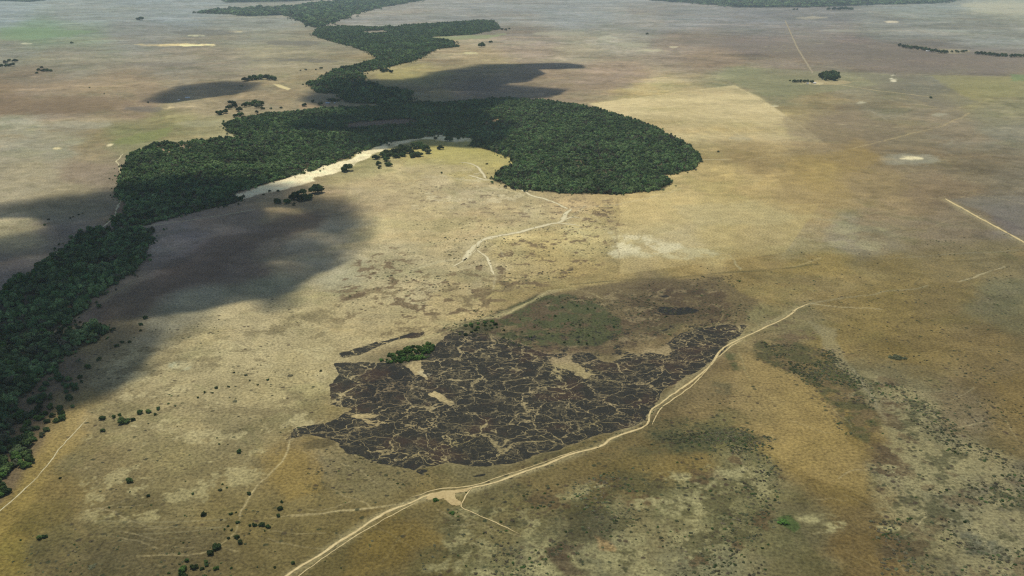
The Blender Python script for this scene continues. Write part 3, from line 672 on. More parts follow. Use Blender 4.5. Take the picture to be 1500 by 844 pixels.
for pts, w, c, a in [
    ([(1190,445),(1230,449),(1290,452)], 3, PALE_C, .6), ([(1175,450),(1220,440),(1310,426),(1360,418)], 4, (150,140,104), .7), ([(1405,413),(1440,401),(1470,390)], 4, PALE_C, .7),
    ([(1300,378),(1400,372),(1500,366)], 4, (146,138,108), .6), ([(640,385),(590,400),(530,415),(480,430)], 6, (190,178,130), .7), ([(650,378),(600,392),(560,405)], 3, (190,178,130), .5),
    ([(835,305),(900,300),(950,290),(1000,276)], 5, PALE_C, .6), ([(1028,234),(1070,234)], 8, PALE_C, .95), ([(700,256),(690,258),(660,262)], 4, PALE_C, .7),
    ([(640,262),(700,268),(760,284)], 5, PALE_C, .5), ([(560,320),(530,325),(500,318)], 3, PALE_C, .5), ([(520,324),(600,341)], 3, PALE_C, .6), ([(510,345),(540,335)], 2.5, PALE_C, .3),
    ([(350,305),(380,300),(440,292)], 4, (150,140,112), .5), ([(425,645),(413,675),(390,700),(375,715),(362,735),(350,757)], 2.4, SOILC, .9), ([(425,645),(450,630),(480,615)], 2, SOILC, .7),
    ([(430,757),(500,750),(560,745),(600,738)], 3, SOILC, .75), ([(400,762),(430,755),(470,752),(540,747)], 1.8, SOILC, .7), ([(140,762),(230,765),(330,763)], 2, (150,140,100), .6),
    ([(200,783),(260,780),(330,773)], 1.8, (150,140,100), .6), ([(200,815),(260,810),(290,808),(320,803)], 1.8, SOILC, .7), ([(160,770),(240,772),(320,774)], 1.6, (150,140,100), .5),
    ([(170,795),(240,790),(300,785)], 1.6, (150,140,100), .4), ([(350,810),(320,800),(345,780),(352,757)], 2, SOILC, .5), ([(860,130),(900,115),(950,92)], 10, (150,130,108), .45),
    ([(1028,97),(1050,112),(1076,125)], 8, (160,148,118), .6), ([(1000,97),(1190,105),(1330,110)], 6, (146,140,116), .6), ([(1270,161),(1285,168),(1299,176)], 6, (180,168,134), .7),
    ([(1250,217),(1320,200),(1380,185),(1420,165)], 8, (184,162,112), .8), ([(1385,213),(1395,206),(1410,203)], 5, (160,152,124), .6), ([(1100,240),(1180,232),(1250,217)], 5, (158,138,90), .4),
    ([(1370,143),(1420,160),(1460,175)], 5, (140,130,96), .4), ([(1020,370),(1050,371),(1070,372),(1085,395)], 4, (176,166,124), .7), ([(1090,435),(1060,445),(1040,500)], 2.5, (150,134,90), .6),
    ([(1040,480),(1035,505),(1028,520),(1010,545)], 2.2, SOILC, .75), ([(1080,510),(1090,530),(1098,560)], 2.2, (160,144,96), .6), ([(1060,505),(1075,520)], 2, SOILC, .4),
    ([(660,745),(700,765),(760,785)], 2.4, (158,144,98), .7), ([(560,830),(590,790),(610,770)], 2, (140,124,76), .6), ([(0,300),(30,290)], 3, SOILC, .1),
    ([(1250,540),(1275,575),(1283,600)], 3, (150,142,110), .6), ([(1470,760),(1495,790),(1520,815)], 2, (100,92,74), .7), ([(190,370),(170,395),(150,430),(110,470)], 3, (120,108,84), .4),
    ([(700,345),(660,352),(620,360)], 5, (170,160,124), .4), ([(800,426),(775,444),(745,458),(700,470),(640,490),(600,502)], 7, (178,164,114), .85), ([(800,426),(840,422),(870,430),(885,438)], 3.5, (172,156,108), .8),
    ([(822,322),(845,312),(858,300)], 5, PALE_C, .8), ([(800,328),(830,336),(862,335)], 5, PALE_C, .8), ([(825,322),(850,340),(862,352)], 3, PALE_C, .6), ([(836,306),(860,312),(880,326)], 4, PALE_C, .6),
    ([(705,352),(730,362),(745,378)], 3, PALE_C, .6), ([(684,378),(640,384),(600,396)], 7, PALE_C, .7), ([(703,368),(680,372),(655,372)], 4, PALE_C, .6), ([(718,390),(725,410),(722,425)], 3, PALE_C, .5),
    ([(722,264),(690,266),(650,258),(600,262)], 4, PALE_C, .6), ([(780,286),(740,290),(690,280),(640,284)], 4, PALE_C, .5),
    ([(1200,40),(1000,50),(850,62)], 16, (136,128,116), .35), ([(600,95),(700,86),(850,90),(1000,88)], 14, (150,136,108), .4), ([(0,86),(120,84),(300,90)], 10, (146,136,116), .3),
    ([(100,15),(180,24),(260,20)], 30, (150,150,142), .35), ([(400,345),(440,330),(500,318),(540,290)], 3, (140,130,100), .35)]:
    pline(pts, w, c, a)
for pts, w in [([(1385,293),(1500,357)], 22), ([(625,730),(720,710),(880,652),(955,602),(1060,510),(1170,450)], 11), ([(683,378),(705,352),(825,322)], 24), ([(425,840),(560,757),(625,728)], 12),
               ([(825,322),(860,330)], 16), ([(665,390),(703,370),(723,402)], 14)]:
    pline(pts, w, (184,170,122), .45)

col = np.clip(col, 0.004, 0.8)
verts = np.stack([X, Y, np.zeros_like(X)], 1)
ii = np.arange(nr * nc).reshape(nr, nc)
FACES = np.stack([ii[1:, :-1].ravel(), ii[1:, 1:].ravel(), ii[:-1, 1:].ravel(), ii[:-1, :-1].ravel()], 1)
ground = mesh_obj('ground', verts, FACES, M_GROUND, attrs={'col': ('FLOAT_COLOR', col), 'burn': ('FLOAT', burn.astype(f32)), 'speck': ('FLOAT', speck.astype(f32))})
tag(ground, 'flat dry savanna plain of straw, olive and brown grass', 'ground', kind='structure')

def sheet(name, mask, z, label, cat, kind, mat=M_GROUND):
    fm = mask[FACES].min(1)
    fs = FACES[fm]
    used, inv = np.unique(fs, return_inverse=True)
    v = verts[used].copy(); v[:, 2] = z
    o = mesh_obj(name, v, inv.reshape(fs.shape), mat, attrs={'col': ('FLOAT_COLOR', col[used]), 'burn': ('FLOAT', burn[used].astype(f32)), 'speck': ('FLOAT', speck[used].astype(f32))})
    return tag(o, label, cat, kind=kind)

bm_ = np.zeros(len(U), bool)
for poly in [BURN] + BURN_EXTRA:
    idx, m = region(poly, 4, 0.5); bm_[idx[m > 0.3]] = True
sheet('burnt_grass', bm_, 0.05, 'large black burnt patch of grass cut up by a net of pale trails', 'burnt grass', 'stuff')
sm = np.zeros(len(U), bool); idx, m = region(SANDBANK, 1.0, .5); sm[idx[m > 0.5]] = True
sheet('sand_bank', sm, 0.05, 'curved pale strip of bare sand along the inner edge of the forest', 'sand', 'structure')

# ------------------------------------------------------------------ dirt roads
def spline(pts, step):
    pts = [Vector(p) for p in pts]
    out = []
    for i in range(len(pts) - 1):
        p0 = pts[max(i - 1, 0)]; p1 = pts[i]; p2 = pts[i + 1]; p3 = pts[min(i + 2, len(pts) - 1)]
        n = max(2, int((p2 - p1).length / step))
        for k in range(n):
            t = k / n
            out.append(0.5 * ((2 * p1) + (p2 - p0) * t + (2 * p0 - 5 * p1 + 4 * p2 - p3) * t * t + (3 * p1 - p0 - 3 * p2 + p3) * t ** 3))
    out.append(pts[-1])
    return out

def road(name, pts, w, mat, label, seed=0, z=0.09, step=3.0, wob=1.0):
    r = random.Random(seed)
    c = spline([P(*p) for p in pts], step)
    xy = np.array([(p.x, p.y) for p in c])
    off = fbm(xy[:, 0], xy[:, 1], 45, 5, seed + 3, None, .65) * 2.2 * wob
    d = np.gradient(xy, axis=0); d /= np.linalg.norm(d, axis=1)[:, None] + 1e-9
    nrm = np.stack([-d[:, 1], d[:, 0]], 1)
    xy = xy + nrm * off[:, None]
    s = np.arange(len(xy)) * step
    wl_ = w / 2 * (1.2 + 0.7 * fbm(s, s * 0 + 3.3, 26, 4, seed + 7)); wr_ = w / 2 * (1.2 + 0.7 * fbm(s, s * 0 + 9.3, 26, 4, seed + 8))
    taper = np.minimum(1, np.minimum(np.arange(len(xy)) + 1, np.arange(len(xy))[::-1] + 1) / 8.0)
    L = xy + nrm * (wl_ * taper)[:, None]; Rr = xy - nrm * (wr_ * taper)[:, None]
    v = np.zeros((len(xy) * 3, 3)); v[0::3, :2] = L; v[1::3, :2] = xy; v[2::3, :2] = Rr; v[:, 2] = z
    i = np.arange(len(xy) - 1) * 3
    f = np.concatenate([np.stack([i + 1, i + 4, i + 3, i], 1), np.stack([i + 2, i + 5, i + 4, i + 1], 1)])
    e = np.ones(len(v), f32); e[1::3] = 0
    o = mesh_obj(name, v, f, mat, attrs={'verge': ('FLOAT', e)})
    return tag(o, label, 'dirt track', kind='structure')

road('dirt_road', [(372,886),(398,862),(428,838),(474,809),(520,779),(560,755),(600,737),(632,725),(680,717),(720,709),(760,694),(800,681),(840,665),(880,652),(898,641),(940,626),(949,618),(954,600),(975,585),(1008,562),(1038,537),(1058,512),(1085,496),(1120,480),(1150,466),(1170,452),(1187,445)],
     2.6, M_ROAD, 'main pale dirt road running along the lower edge of the burnt grass', 1)
road('dirt_track', [(395,880),(440,842),(490,806),(540,775),(585,748),(622,732)], 0.9, M_ROAD, 'narrow wheel track beside the main dirt road at the bottom edge', 2, 0.13)
road('dirt_track', [(600,731),(640,717),(690,712),(740,697),(790,680),(850,659)], 1.2, M_ROAD, 'thin side track hugging the burnt grass above the main road', 4, 0.17)
road('dirt_track', [(955,622),(970,598),(1000,575),(1030,548),(1052,524),(1068,510),(1090,498)], 1.5, M_ROAD, 'second track braided with the main road east of the burnt grass', 5, 0.21)
road('dirt_track', [(693,713),(684,722),(679,733),(677,742),(690,750),(720,762),(760,782)], 1.4, M_ROAD, 'curved path looping off the junction towards the bottom', 6, 0.25)
road('sand_path', [(836,306),(827,318),(822,325),(800,329),(770,338),(735,345),(708,352),(694,366),(684,378)], 11.1, M_SANDPATH, 'broad white sandy path bending down in the middle of the pasture', 7, 0.12, wob=2)
road('sand_path', [(697,358),(684,376),(680,382)], 12.2, M_SANDPATH, 'wide white foot of the sandy path in the middle', 8, 0.15)
road('sand_path', [(684,378),(674,385),(664,391)], 6.5, M_SANDPATH, 'short white spur left of the sandy path', 9, 0.15)
road('sand_path', [(698,366),(711,376),(716,388),(724,403)], 5.3, M_SANDPATH, 'short white spur right of the sandy path', 10, 0.18)
road('sand_path', [(815,327),(838,329),(852,332)], 6.1, M_SANDPATH, 'short white fork at the top right of the sandy path', 11, 0.15)
road('sand_path', [(824,323),(840,318),(858,322)], 4.5, M_SANDPATH, 'thin upper fork beside the top of the sandy path', 12, 0.2)
road('sand_path', [(834,306),(805,294),(780,286),(762,278),(742,268),(722,264)], 8.5, M_SANDPATH, 'pale path from the sandy path towards the forest edge', 13, 0.12, wob=2)
road('sand_path', [(722,264),(705,262),(684,256)], 8.1, M_SANDPATH, 'pale path on the pasture below the forest bay', 14, 0.12, wob=2)
road('sand_path', [(712,262),(706,252),(698,243),(686,239),(672,238)], 6.5, M_SANDPATH, 'hooked pale path on the yellow sward in the forest bay', 15, 0.15)
road('dirt_road', [(1384,291),(1420,311),(1460,333),(1500,355),(1560,389)], 5.5, M_ROAD, 'straight pale dirt road at the right edge', 16, 0.1, wob=.3)
road('dirt_road', [(1150,30),(1158,48),(1168,70),(1180,90),(1191,108)], 9.0, soil_material('far_road_soil', tuple(lin((176,160,130))), tuple(lin((160,144,116)))), 'straight dirt road running away to the horizon behind the farm grove', 17, 0.1, step=20, wob=1)
road('dirt_road', [(1195,119),(1240,126),(1280,132),(1330,138),(1368,143)], 6.0, M_ROAD, 'dirt road running right from the farm grove to a lone tree', 18, 0.1, step=10, wob=2)
road('dirt_track', [(28,418),(80,373),(128,346),(160,325),(172,305),(180,286),(178,262),(175,246),(172,236),(180,225)], 3.4, M_PALE, 'pale track along the outer edge of the left forest', 19, 0.1, wob=2)
road('dirt_track', [(206,332),(230,330),(255,326),(300,319),(340,313),(378,306)], 3.4, M_PALE, 'pale track leaving the gap in the left forest', 20, 0.1, wob=2)
road('dirt_track', [(62,500),(85,482),(120,460),(160,435),(203,406)], 2.6, soil_material('brown_track_soil', tuple(lin((168,150,116))), tuple(lin((146,128,94)))), 'faint brown track along the near edge of the left forest', 21, 0.1, wob=1)
road('dirt_track', [(-20,765),(5,745),(38,716),(62,690),(82,665),(104,640),(130,612)], 1.1, M_PALE, 'thin pale path past the thicket at the lower left', 22, 0.1)
# bare junction pad
pad = [P(*p) for p in [(612,733),(622,724),(642,717),(668,715),(700,712),(690,718),(668,722),(672,732),(682,740),(676,745),(664,744),(655,736),(646,731),(628,734)]]
cx = sum(p[0] for p in pad) / len(pad); cy = sum(p[1] for p in pad) / len(pad)
pad = [(cx + (a - cx) * .78, cy + (b - cy) * .78) for a, b in pad]
pv = []
for i in range(len(pad)):
    for k in range(6):
        t = k / 6; a, b = pad[i], pad[(i + 1) % len(pad)]
        pv.append((a[0] + (b[0] - a[0]) * t + random.uniform(-.8, .8), a[1] + (b[1] - a[1]) * t + random.uniform(-.8, .8), 0.29))
me = bpy.data.meshes.new('road_junction'); me.from_pydata(pv, [], [list(range(len(pv)))[::-1]]); me.update()
if me.polygons[0].normal.z < 0: me.flip_normals()
me.materials.append(soil_material('trodden_soil', tuple(lin((208,184,130))), tuple(lin((182,158,108)))))
jo = bpy.data.objects.new('road_junction', me); COL.objects.link(jo)
tag(jo, 'bare orange-tan clearing where the tracks meet below the burnt grass', 'dirt clearing', kind='structure')

# ------------------------------------------------------------------ tree and shrub meshes
def leaf_crown(name, seed, R=1.0, squash=0.72, lobes=9, leaves=620, lsize=0.16, mat=M_LEAF):
    """unit crown: lumpy core lobes plus a shell of leaf clumps; base near z=0"""
    r = np.random.default_rng(seed)
    V_, F_ = [], []
    cs = []
    for i in range(lobes):
        a = r.uniform(0, 2 * np.pi); q = np.sqrt(r.uniform(0.1, 1)) * 0.74 * R
        if i == 0: q = 0
        rad = r.uniform(0.24, 0.50) * R * (1.1 if i == 0 else 1)
        z = rad * 0.8 + r.uniform(0.1, 0.75) * R * squash * (1 - (q / R) ** 2)
        cs.append((q * math.cos(a), q * math.sin(a), z, rad))
    for (x, y, z, rad) in cs:                     # dark inner core, coarse and jagged
        nth, nph = 6, 9
        base = len(V_)
        for i in range(nth + 1):
            th = math.pi * i / nth
            for j in range(nph):
                ph = 2 * math.pi * (j + 0.5 * (i % 2)) / nph
                k = rad * 0.84 * r.uniform(0.82, 1.12)
                V_.append((x + k * math.sin(th) * math.cos(ph), y + k * math.sin(th) * math.sin(ph), z + k * 0.85 * math.cos(th)))
        for i in range(nth):
            for j in range(nph):
                a0 = base + i * nph + j; a1 = base + i * nph + (j + 1) % nph
                F_.append((a0, a0 + nph, a1 + nph, a1))
    for i in range(leaves):                       # leaf clumps over and in the lobes
        x, y, z, rad = cs[r.integers(len(cs))]
        d = r.normal(size=3); d /= np.linalg.norm(d)
        if d[2] < -0.5: d[2] *= -1
        k = rad * r.uniform(0.82, 1.16)
        c = np.array([x, y, z]) + d * k * np.array([1, 1, 0.88])
        n = d + np.array([0, 0, .35]) + r.normal(size=3) * 0.38; n /= np.linalg.norm(n)
        t = np.cross(n, r.normal(size=3)); t /= np.linalg.norm(t); b = np.cross(n, t)
        s = lsize * R * r.uniform(0.6, 1.3)
        base = len(V_)
        for (p, q) in ((-1, -.6), (.2, -1), (1, .3), (-.1, 1)):
            V_.append(tuple(c + (t * p + b * q) * s + n * r.uniform(-.3, .3) * s))
        F_.append((base, base + 1, base + 2, base + 3))
    me = bpy.data.meshes.new(name)
    me.from_pydata([tuple(v) for v in V_], [], F_); me.update()
    me.materials.append(mat)
    return me

def trunk_mesh(seed, h=1.0):
    r = random.Random(seed)
    V_, F_ = [], []
    def tube(p, q, r0, r1, n=6):
        p, q = Vector(p), Vector(q); ax = (q - p).normalized()
        t = ax.orthogonal().normalized(); b = ax.cross(t); base = len(V_)
        for (c, rr) in ((p, r0), (p.lerp(q, .5) + t * r0 * .3, (r0 + r1) / 2), (q, r1)):
            for j in range(n):
                a = 2 * math.pi * j / n
                V_.append(c + (t * math.cos(a) + b * math.sin(a)) * rr)
        for k in range(2):
            for j in range(n):
                F_.append((base + k * n + j, base + k * n + (j + 1) % n, base + (k + 1) * n + (j + 1) % n, base + (k + 1) * n + j))
    tube((0, 0, -0.02), (0.02, 0.01, 0.45), 0.065, 0.045)
    for i in range(5):
        a = i * 1.26 + r.uniform(-.3, .3)
        tube((0.02, 0.01, r.uniform(.3, .45)), (0.42 * math.cos(a), 0.42 * math.sin(a), r.uniform(.6, .85)), 0.034, 0.012)
    tube((0.02, 0.01, .44), (0, 0, 1.0), 0.04, 0.012)
    me = bpy.data.meshes.new('trunk'); me.from_pydata(V_, [], F_); me.update(); me.materials.append(M_BARK)
    return me

CROWNS = [leaf_crown('crown', 100 + i, mat=M_LEAF, lobes=7 + i % 4, squash=(.55, .7, .85, .6, .75)[i % 5]) for i in range(5)]
CROWNS_D = [leaf_crown('crown', 150 + i, mat=M_LEAFD, lobes=6 + i % 5, squash=(.5, .7, .9, .6, .75)[i % 5]) for i in range(5)]
CROWNS_B = [leaf_crown('crown', 200 + i, mat=M_LEAFB, lobes=8) for i in range(2)]
CROWN_R = leaf_crown('crown', 300, mat=M_LEAFR, lobes=8, leaves=500)
CROWN_O = leaf_crown('crown', 301, mat=M_SCRUB, lobes=7, leaves=450)
TRUNKS = [trunk_mesh(i) for i in range(3)]
SHRUBS = [leaf_crown('foliage', 400 + i, mat=M_LEAFD, lobes=5, leaves=260, lsize=.2, squash=.35) for i in range(3)]
SHRUBS_B = [leaf_crown('foliage', 420 + i, mat=M_LEAFB, lobes=5, leaves=260, lsize=.2, squash=.35) for i in range(2)]
SHRUBS_O = [leaf_crown('foliage', 440 + i, mat=M_SCRUB, lobes=5, leaves=220, lsize=.2, squash=.3) for i in range(2)]

n_tree = [0]
def tree(u, v, d, label, cat='tree', group=None, kind='n', tall=1.0, metres=None, name='broadleaf_tree'):
    """u, v: foot in image pixels; d: crown width in px there"""
    i = n_tree[0]; n_tree[0] += 1
    x, y = P(u, v)
    D = metres if metres else d * mpp(u, v)
    e = bpy.data.objects.new(name, None); COL.objects.link(e)
    e.empty_display_size = 1.0
    rot = (i * 2.399) % 6.283
    e.location = (x, y, 0); e.rotation_euler = (0, 0, rot)
    tag(e, label, cat, group)
    R = D / 2
    me = {'n': CROWNS_D[i % 5], 'f': CROWNS[i % 5], 'b': CROWNS_B[i % 2], 'r': CROWN_R, 'o': CROWN_O}[kind]
    H = R * 1.6 * tall
    c = bpy.data.objects.new('crown', me); COL.objects.link(c); c.parent = e
    c.location = (0, 0, H * .03); c.scale = (R * (0.85 + .35 * ((i * .377) % 1)), R * (0.72 + 0.45 * ((i * .618) % 1)), R * tall * .92)
    t = bpy.data.objects.new('trunk', TRUNKS[i % 3]); COL.objects.link(t); t.parent = e
    t.scale = (R * 1.1, R * 1.1, H * .75)
    return e

n_sh = [0]
def shrub(u, v, d, label, group=None, kind='n', flat=1.0):
    i = n_sh[0]; n_sh[0] += 1
    x, y = P(u, v); R = d * mpp(u, v) / 2
    me = {'n': SHRUBS[i % 3], 'b': SHRUBS_B[i % 2], 'o': SHRUBS_O[i % 2]}[kind]
    o = bpy.data.objects.new('shrub', me); COL.objects.link(o)
    o.location = (x, y, -0.1 * R); o.rotation_euler = (0, 0, (i * 2.399) % 6.283)
    o.scale = (R, R * (0.8 + 0.4 * ((i * .618) % 1)), R * 0.95 * flat)
    tag(o, label, 'shrub', group)
    return o

# ------------------------------------------------------------------ trees one can tell apart
def clump(pts, label, group, kinds='n', grow=1.0, **kw):
    for i, p in enumerate(pts):
        tree(p[0], p[1], p[2] * grow, label, group=group, kind=p[3] if len(p) > 3 else kinds[i % len(kinds)], **kw)

# lone trees and bushes, each with its own words
LONE = [
 (191,706,13,'solitary dark round tree standing alone on the pale grass at the lower left','n'),
 (298,755,10,'dark tree left of where the thin tracks cross at the lower left','n'),
 (508,251,19,'wide dark tree standing on the edge of the pale sand bank','n'),
 (658,207,13,'dark round tree at the far end of the shaded sand bank','n'),
 (638,204,6,'small dark tree on the shaded sand bank left of the round tree','n'),
 (672,204,6,'small dark tree right of the round tree on the shaded sand bank','n'),
 (645,219,11,'low spreading tree where the yellow sward meets the sand bank shadow','n'),
 (713,241,4,'tiny tree on the yellow sward inside the forest bay','n'),
 (647,254,4,'tiny tree on the pale pasture below the forest bay','n'),
 (1052,223,4,'tiny dark tree just right of the rounded end of the forest','n'),
 (1364,144,5,'lone dark tree at the right end of the dirt road from the farm grove','n'),
 (948,51,5,'lone dark tree on the far plain in the upper middle','n'),
 (205,30,10,'dark tree clump by itself on the hazy far plain at the upper left','n'),
 (105,64,5,'small dark tree alone below the hazy green sward at the upper left','n'),
 (61,100,5,'small tree between the two dark groves at the far left','n'),
 (54,108,5,'small tree below the right one of the two far left groves','n'),
 (153,138,3,'tiny tree on the brown plain left of the small cloud shadow','n'),
 (131,129,3,'tiny tree on the brown plain above another tiny tree at the left','n'),
 (217,151,4,'small dark tree at the left tip of the small cloud shadow','n'),
 (354,127,4,'small tree in the small cloud shadow below the oblong grove','n'),
 (110,455,17,'rust brown crown at the near edge of the shaded left forest','r'),
 (283,724,5,'small dark bush tree in the open grass right of the solitary round tree','n'),
 (217,727,6,'small dark tree just below and right of the solitary round tree','n'),
 (350,663,9,'low dark tree in the middle of the pale grass left of the burnt patch','n'),
 (365,724,7,'tree on the thin path coming down from the left tip of the burnt patch','n'),
 (322,719,6,'small tree left of the thin path below the burnt patch','n'),
 (430,826,8,'tree beside the fork of the main road at the bottom edge','n'),
 (317,834,9,'round bright tree set apart right of the largest tree at the bottom','b'),
 (268,838,17,'largest green tree of the bottom left clump','b'),
 (318,803,12,'round tree at the upper end of the bottom left clump','n'),
 (307,812,12,'round tree at the end of the thin pale track in the bottom clump','n'),
 (58,790,11,'dark low tree alone at the far lower left','n'),
 (66,787,8,'smaller dark tree touching the low tree at the far lower left','n'),
 (705,69,12,'small oblong tree clump on the plain right of the northern forest','n'),
 (719,63,6,'small tree above the oblong clump right of the northern forest','n'),
 (421,298,13,'bright green round tree at the front of the small grove below the sand bank','b'),
 (431,301,8,'dry brownish small tree at the foot of the small grove below the sand bank','o'),
 (182,619,14,'widest tree in the broken row of bushes on pale grass left of centre','n'),
 (976,464,3,'tiny tree by the small black patch above the main burnt area','n'),
 (1311,109,2,'tiny tree near the white bare spot on the right','n'),
]
for u, v, d, l, k in LONE:
    tree(u, v, d, l, kind=k)

clump([(550,233,9),(560,231,11),(568,228,11),(576,226,11),(585,224,11),(595,221,12),(606,218,13),(616,217,12),(623,220,11),(627,225,9),(612,229,10),
       (603,231,9),(591,229,10),(581,231,9),(566,236,9),(570,243,8),(554,242,8),(556,247,5),(600,225,10),(588,219,10)],
      'dark green tree in the long grove between the sand bank and the pasture', 'trees of the sand bank grove', grow=1.35)
clump([(408,298,11),(432,292,15),(441,286,13),(449,293,13),(463,283,18),(455,290,9),(441,295,10)],
      'dark green tree in the small grove standing below the sand bank', 'trees of the grove below the sand bank', grow=1.25)
clump([(386,286,4),(395,281,5),(407,281,5)], 'tiny dark tree on the shaded tail of the sand bank', 'tiny trees on the shaded sand')
clump([(446,156,9),(459,150,7),(469,154,9),(475,159,7,'o'),(487,149,10),(495,149,8),(487,161,9),(481,148,7)],
      'tree around the small pale roofed farmstead behind the left wood', 'farmstead trees')
clump([(330,166,9),(322,168,9),(335,160,9),(345,158,10),(340,153,9),(350,163,9),(353,170,8),(344,172,8),(358,157,9),(366,155,9),(373,153,10),(379,158,10),(380,154,10),(376,166,6),(385,160,5),(397,160,4),(412,159,4)],
      'tree in the open grove at the upper left corner of the forest', 'trees of the open grove', grow=1.25)
clump([(359,119,9),(366,118,10),(374,117,10),(382,116,10),(391,116,10),(398,117,10),(402,118,8)],
      'tree of the oblong grove at the right end of the small cloud shadow', 'trees of the oblong grove', grow=1.25)
clump([(561,106,9),(567,105,9),(573,107,8)], 'tree of the small clump in the pale bay beside the northern forest', 'trees in the pale bay')
# farm grove
r_ = random.Random(5)
pts = []
while len(pts) < 24:
    a, b = r_.uniform(-1, 1), r_.uniform(-1, 1)
    if a * a + b * b < 1: pts.append((1215 + a * 13, 114.5 + b * 4.5, 9))
clump(pts, 'tree of the big rounded farm grove on the right of the far plain', 'trees of the big farm grove', tall=1.5)
clump([(1163,121,6),(1168,121,6),(1173,121,6),(1178,121,6),(1183,121,6),(1189,122,6),(1157,119,3)], 'tree in the short row left of the big farm grove', 'row of trees by the farm grove', tall=1.3)
pts = [(1318 + i * 5.2, 69 + i * 0.75 + r_.uniform(-.6, .6), 8) for i in range(14)] + [(1384, 77, 6), (1394, 77, 5), (1402, 77, 6), (1410, 77, 6), (1415, 76, 5)]
clump(pts, 'tree in the long dark belt at the far right, left of the gap', 'trees of the far right belt', tall=1.1)
pts = [(1431 + i * 6, 80 + i * 0.5 + r_.uniform(-.4, .4), 8) for i in range(8)]
clump(pts, 'tree in the middle stretch of the far right belt', 'trees of the middle belt stretch', tall=1.1)
pts = [(1482 + i * 6, 83 + i * 0.4 + r_.uniform(-1.0, 1.0), 8) for i in range(6)]
clump(pts, 'tree in the belt cut off by the right edge', 'trees of the belt at the right edge', tall=1.1)
clump([(-4,98,8),(3,98,8),(10,98,8),(17,97,9),(8,93,8),(22,91,8),(14,90,7)], 'tree of the dark grove cut off by the left edge of the far plain', 'trees of the left edge grove')
clump([(57,104,7),(64,105,8),(70,105,8),(74,105,6)], 'tree of the small dark grove at the far left', 'trees of the small far left grove')
clump([(1214,15,7),(1222,15,8),(1231,15,9),(1239,15,9),(1246,15,7)], 'tree of the hazy oblong grove on the right near the horizon', 'trees of the hazy grove')
clump([(1163,15,5),(1168,15,5)], 'tree of the tiny hazy clump left of the hazy oblong grove', 'tiny hazy clump')
clump([(735,44,5),(741,45,6),(746,43,4)], 'tree off the right tip of the northern forest', 'trees off the forest tip')
clump([(470,101,5),(463,103,4),(448,103,4),(440,104,3)], 'small tree in the thin line left of the northern forest', 'thin line of small trees')

# bottom left clump and bushes along the tracks
clump([(302,824,7),(302,829,7),(274,823,9),(285,832,11),(296,834,7),(270,847,11),(299,846,8)],
      'tree in the loose clump at the bottom edge left of centre', 'bottom clump trees')
clump([(366,771,6),(373,770,7),(384,770,10),(393,773,8)], 'tree in the short row above the fork of the thin tracks', 'short row by the tracks')
clump([(410,746,9),(407,757,8),(413,736,5)], 'tree in the upright trio right of the thin path', 'upright trio')
clump([(347,788,9),(352,796,9)], 'one of two touching trees below the track crossing', 'touching pair of trees')
clump([(150,614,10),(166,612,8),(176,609,6),(195,616,8),(205,606,10),(218,604,9),(227,608,6),(232,600,7),(151,632,8)],
      'small tree in the broken row of bushes on pale grass left of centre', 'broken row of bushes')
clump([(213,467,8),(207,476,6),(206,485,5)], 'tree of the upright three at the cloud shadow edge on the left', 'three trees at the shadow edge')
clump([(145,528,8),(129,539,10),(117,554,8),(120,560,6),(190,502,6),(171,508,7),(179,502,5)], 'small tree scattered on the half shaded grass beside the left forest', 'scattered trees by the left forest')

# thicket at the left edge: the nearest crowns of the left wood
def inside(poly, u, v):
    c = False; n = len(poly)
    for i in range(n):
        x1, y1 = poly[i]; x2, y2 = poly[(i + 1) % n]
        if (y1 > v) != (y2 > v) and u < (x2 - x1) * (v - y1) / (y2 - y1) + x1: c = not c
    return c
def scatter(poly, n, dmin, seed):
    r = random.Random(seed); out = []
    us_ = [p[0] for p in poly]; vs_ = [p[1] for p in poly]; k = 0
    while len(out) < n and k < 20000:
        k += 1
        u, v = r.uniform(min(us_), max(us_)), r.uniform(min(vs_), max(vs_))
        if inside(poly, u, v) and all((u - a) ** 2 + ((v - b) * 1.8) ** 2 > dmin ** 2 for a, b, _ in out):
            out.append((u, v, r.uniform(9, 16)))
    return out
T1 = [(-10,668),(20,650),(38,628),(56,634),(52,650),(48,672),(34,690),(24,708),(10,728),(-12,738)]
for i, (u, v, d) in enumerate(scatter(T1, 30, 8.5, 1)):
    tree(u, v, d * 1.35, 'green tree in the dense dark thicket at the lower left edge', group='dense thicket trees', kind='n' if i % 4 else 'b')
T2 = [(20,612),(45,590),(60,575),(75,590),(90,600),(100,612),(84,626),(62,640),(42,650),(30,640)]
for i, (u, v, d) in enumerate(scatter(T2, 30, 8.0, 2)):
    tree(u, v, d * 1.0, 'green tree in the open bushy thicket above the dense one', group='open thicket trees', kind='b' if i % 3 == 0 else 'n')
T3 = [(22,575),(60,545),(84,535),(96,545),(112,565),(110,600),(90,598),(70,585),(40,600),(20,605)]
for i, (u, v, d) in enumerate(scatter(T3, 26, 9, 3)):
    tree(u, v, d * .8, 'dark small tree among the shaded bushes beside the left forest', group='shaded bush trees', kind='f')
T4 = [(60,508),(100,492),(140,486),(158,486),(150,498),(118,512),(90,522),(70,530)]
for i, (u, v, d) in enumerate(scatter(T4, 16, 9, 4)):
    tree(u, v, d * 1.1, 'green tree in the spur of woodland jutting out from the left forest', group='woodland spur trees', kind='b' if i % 4 == 0 else 'f')

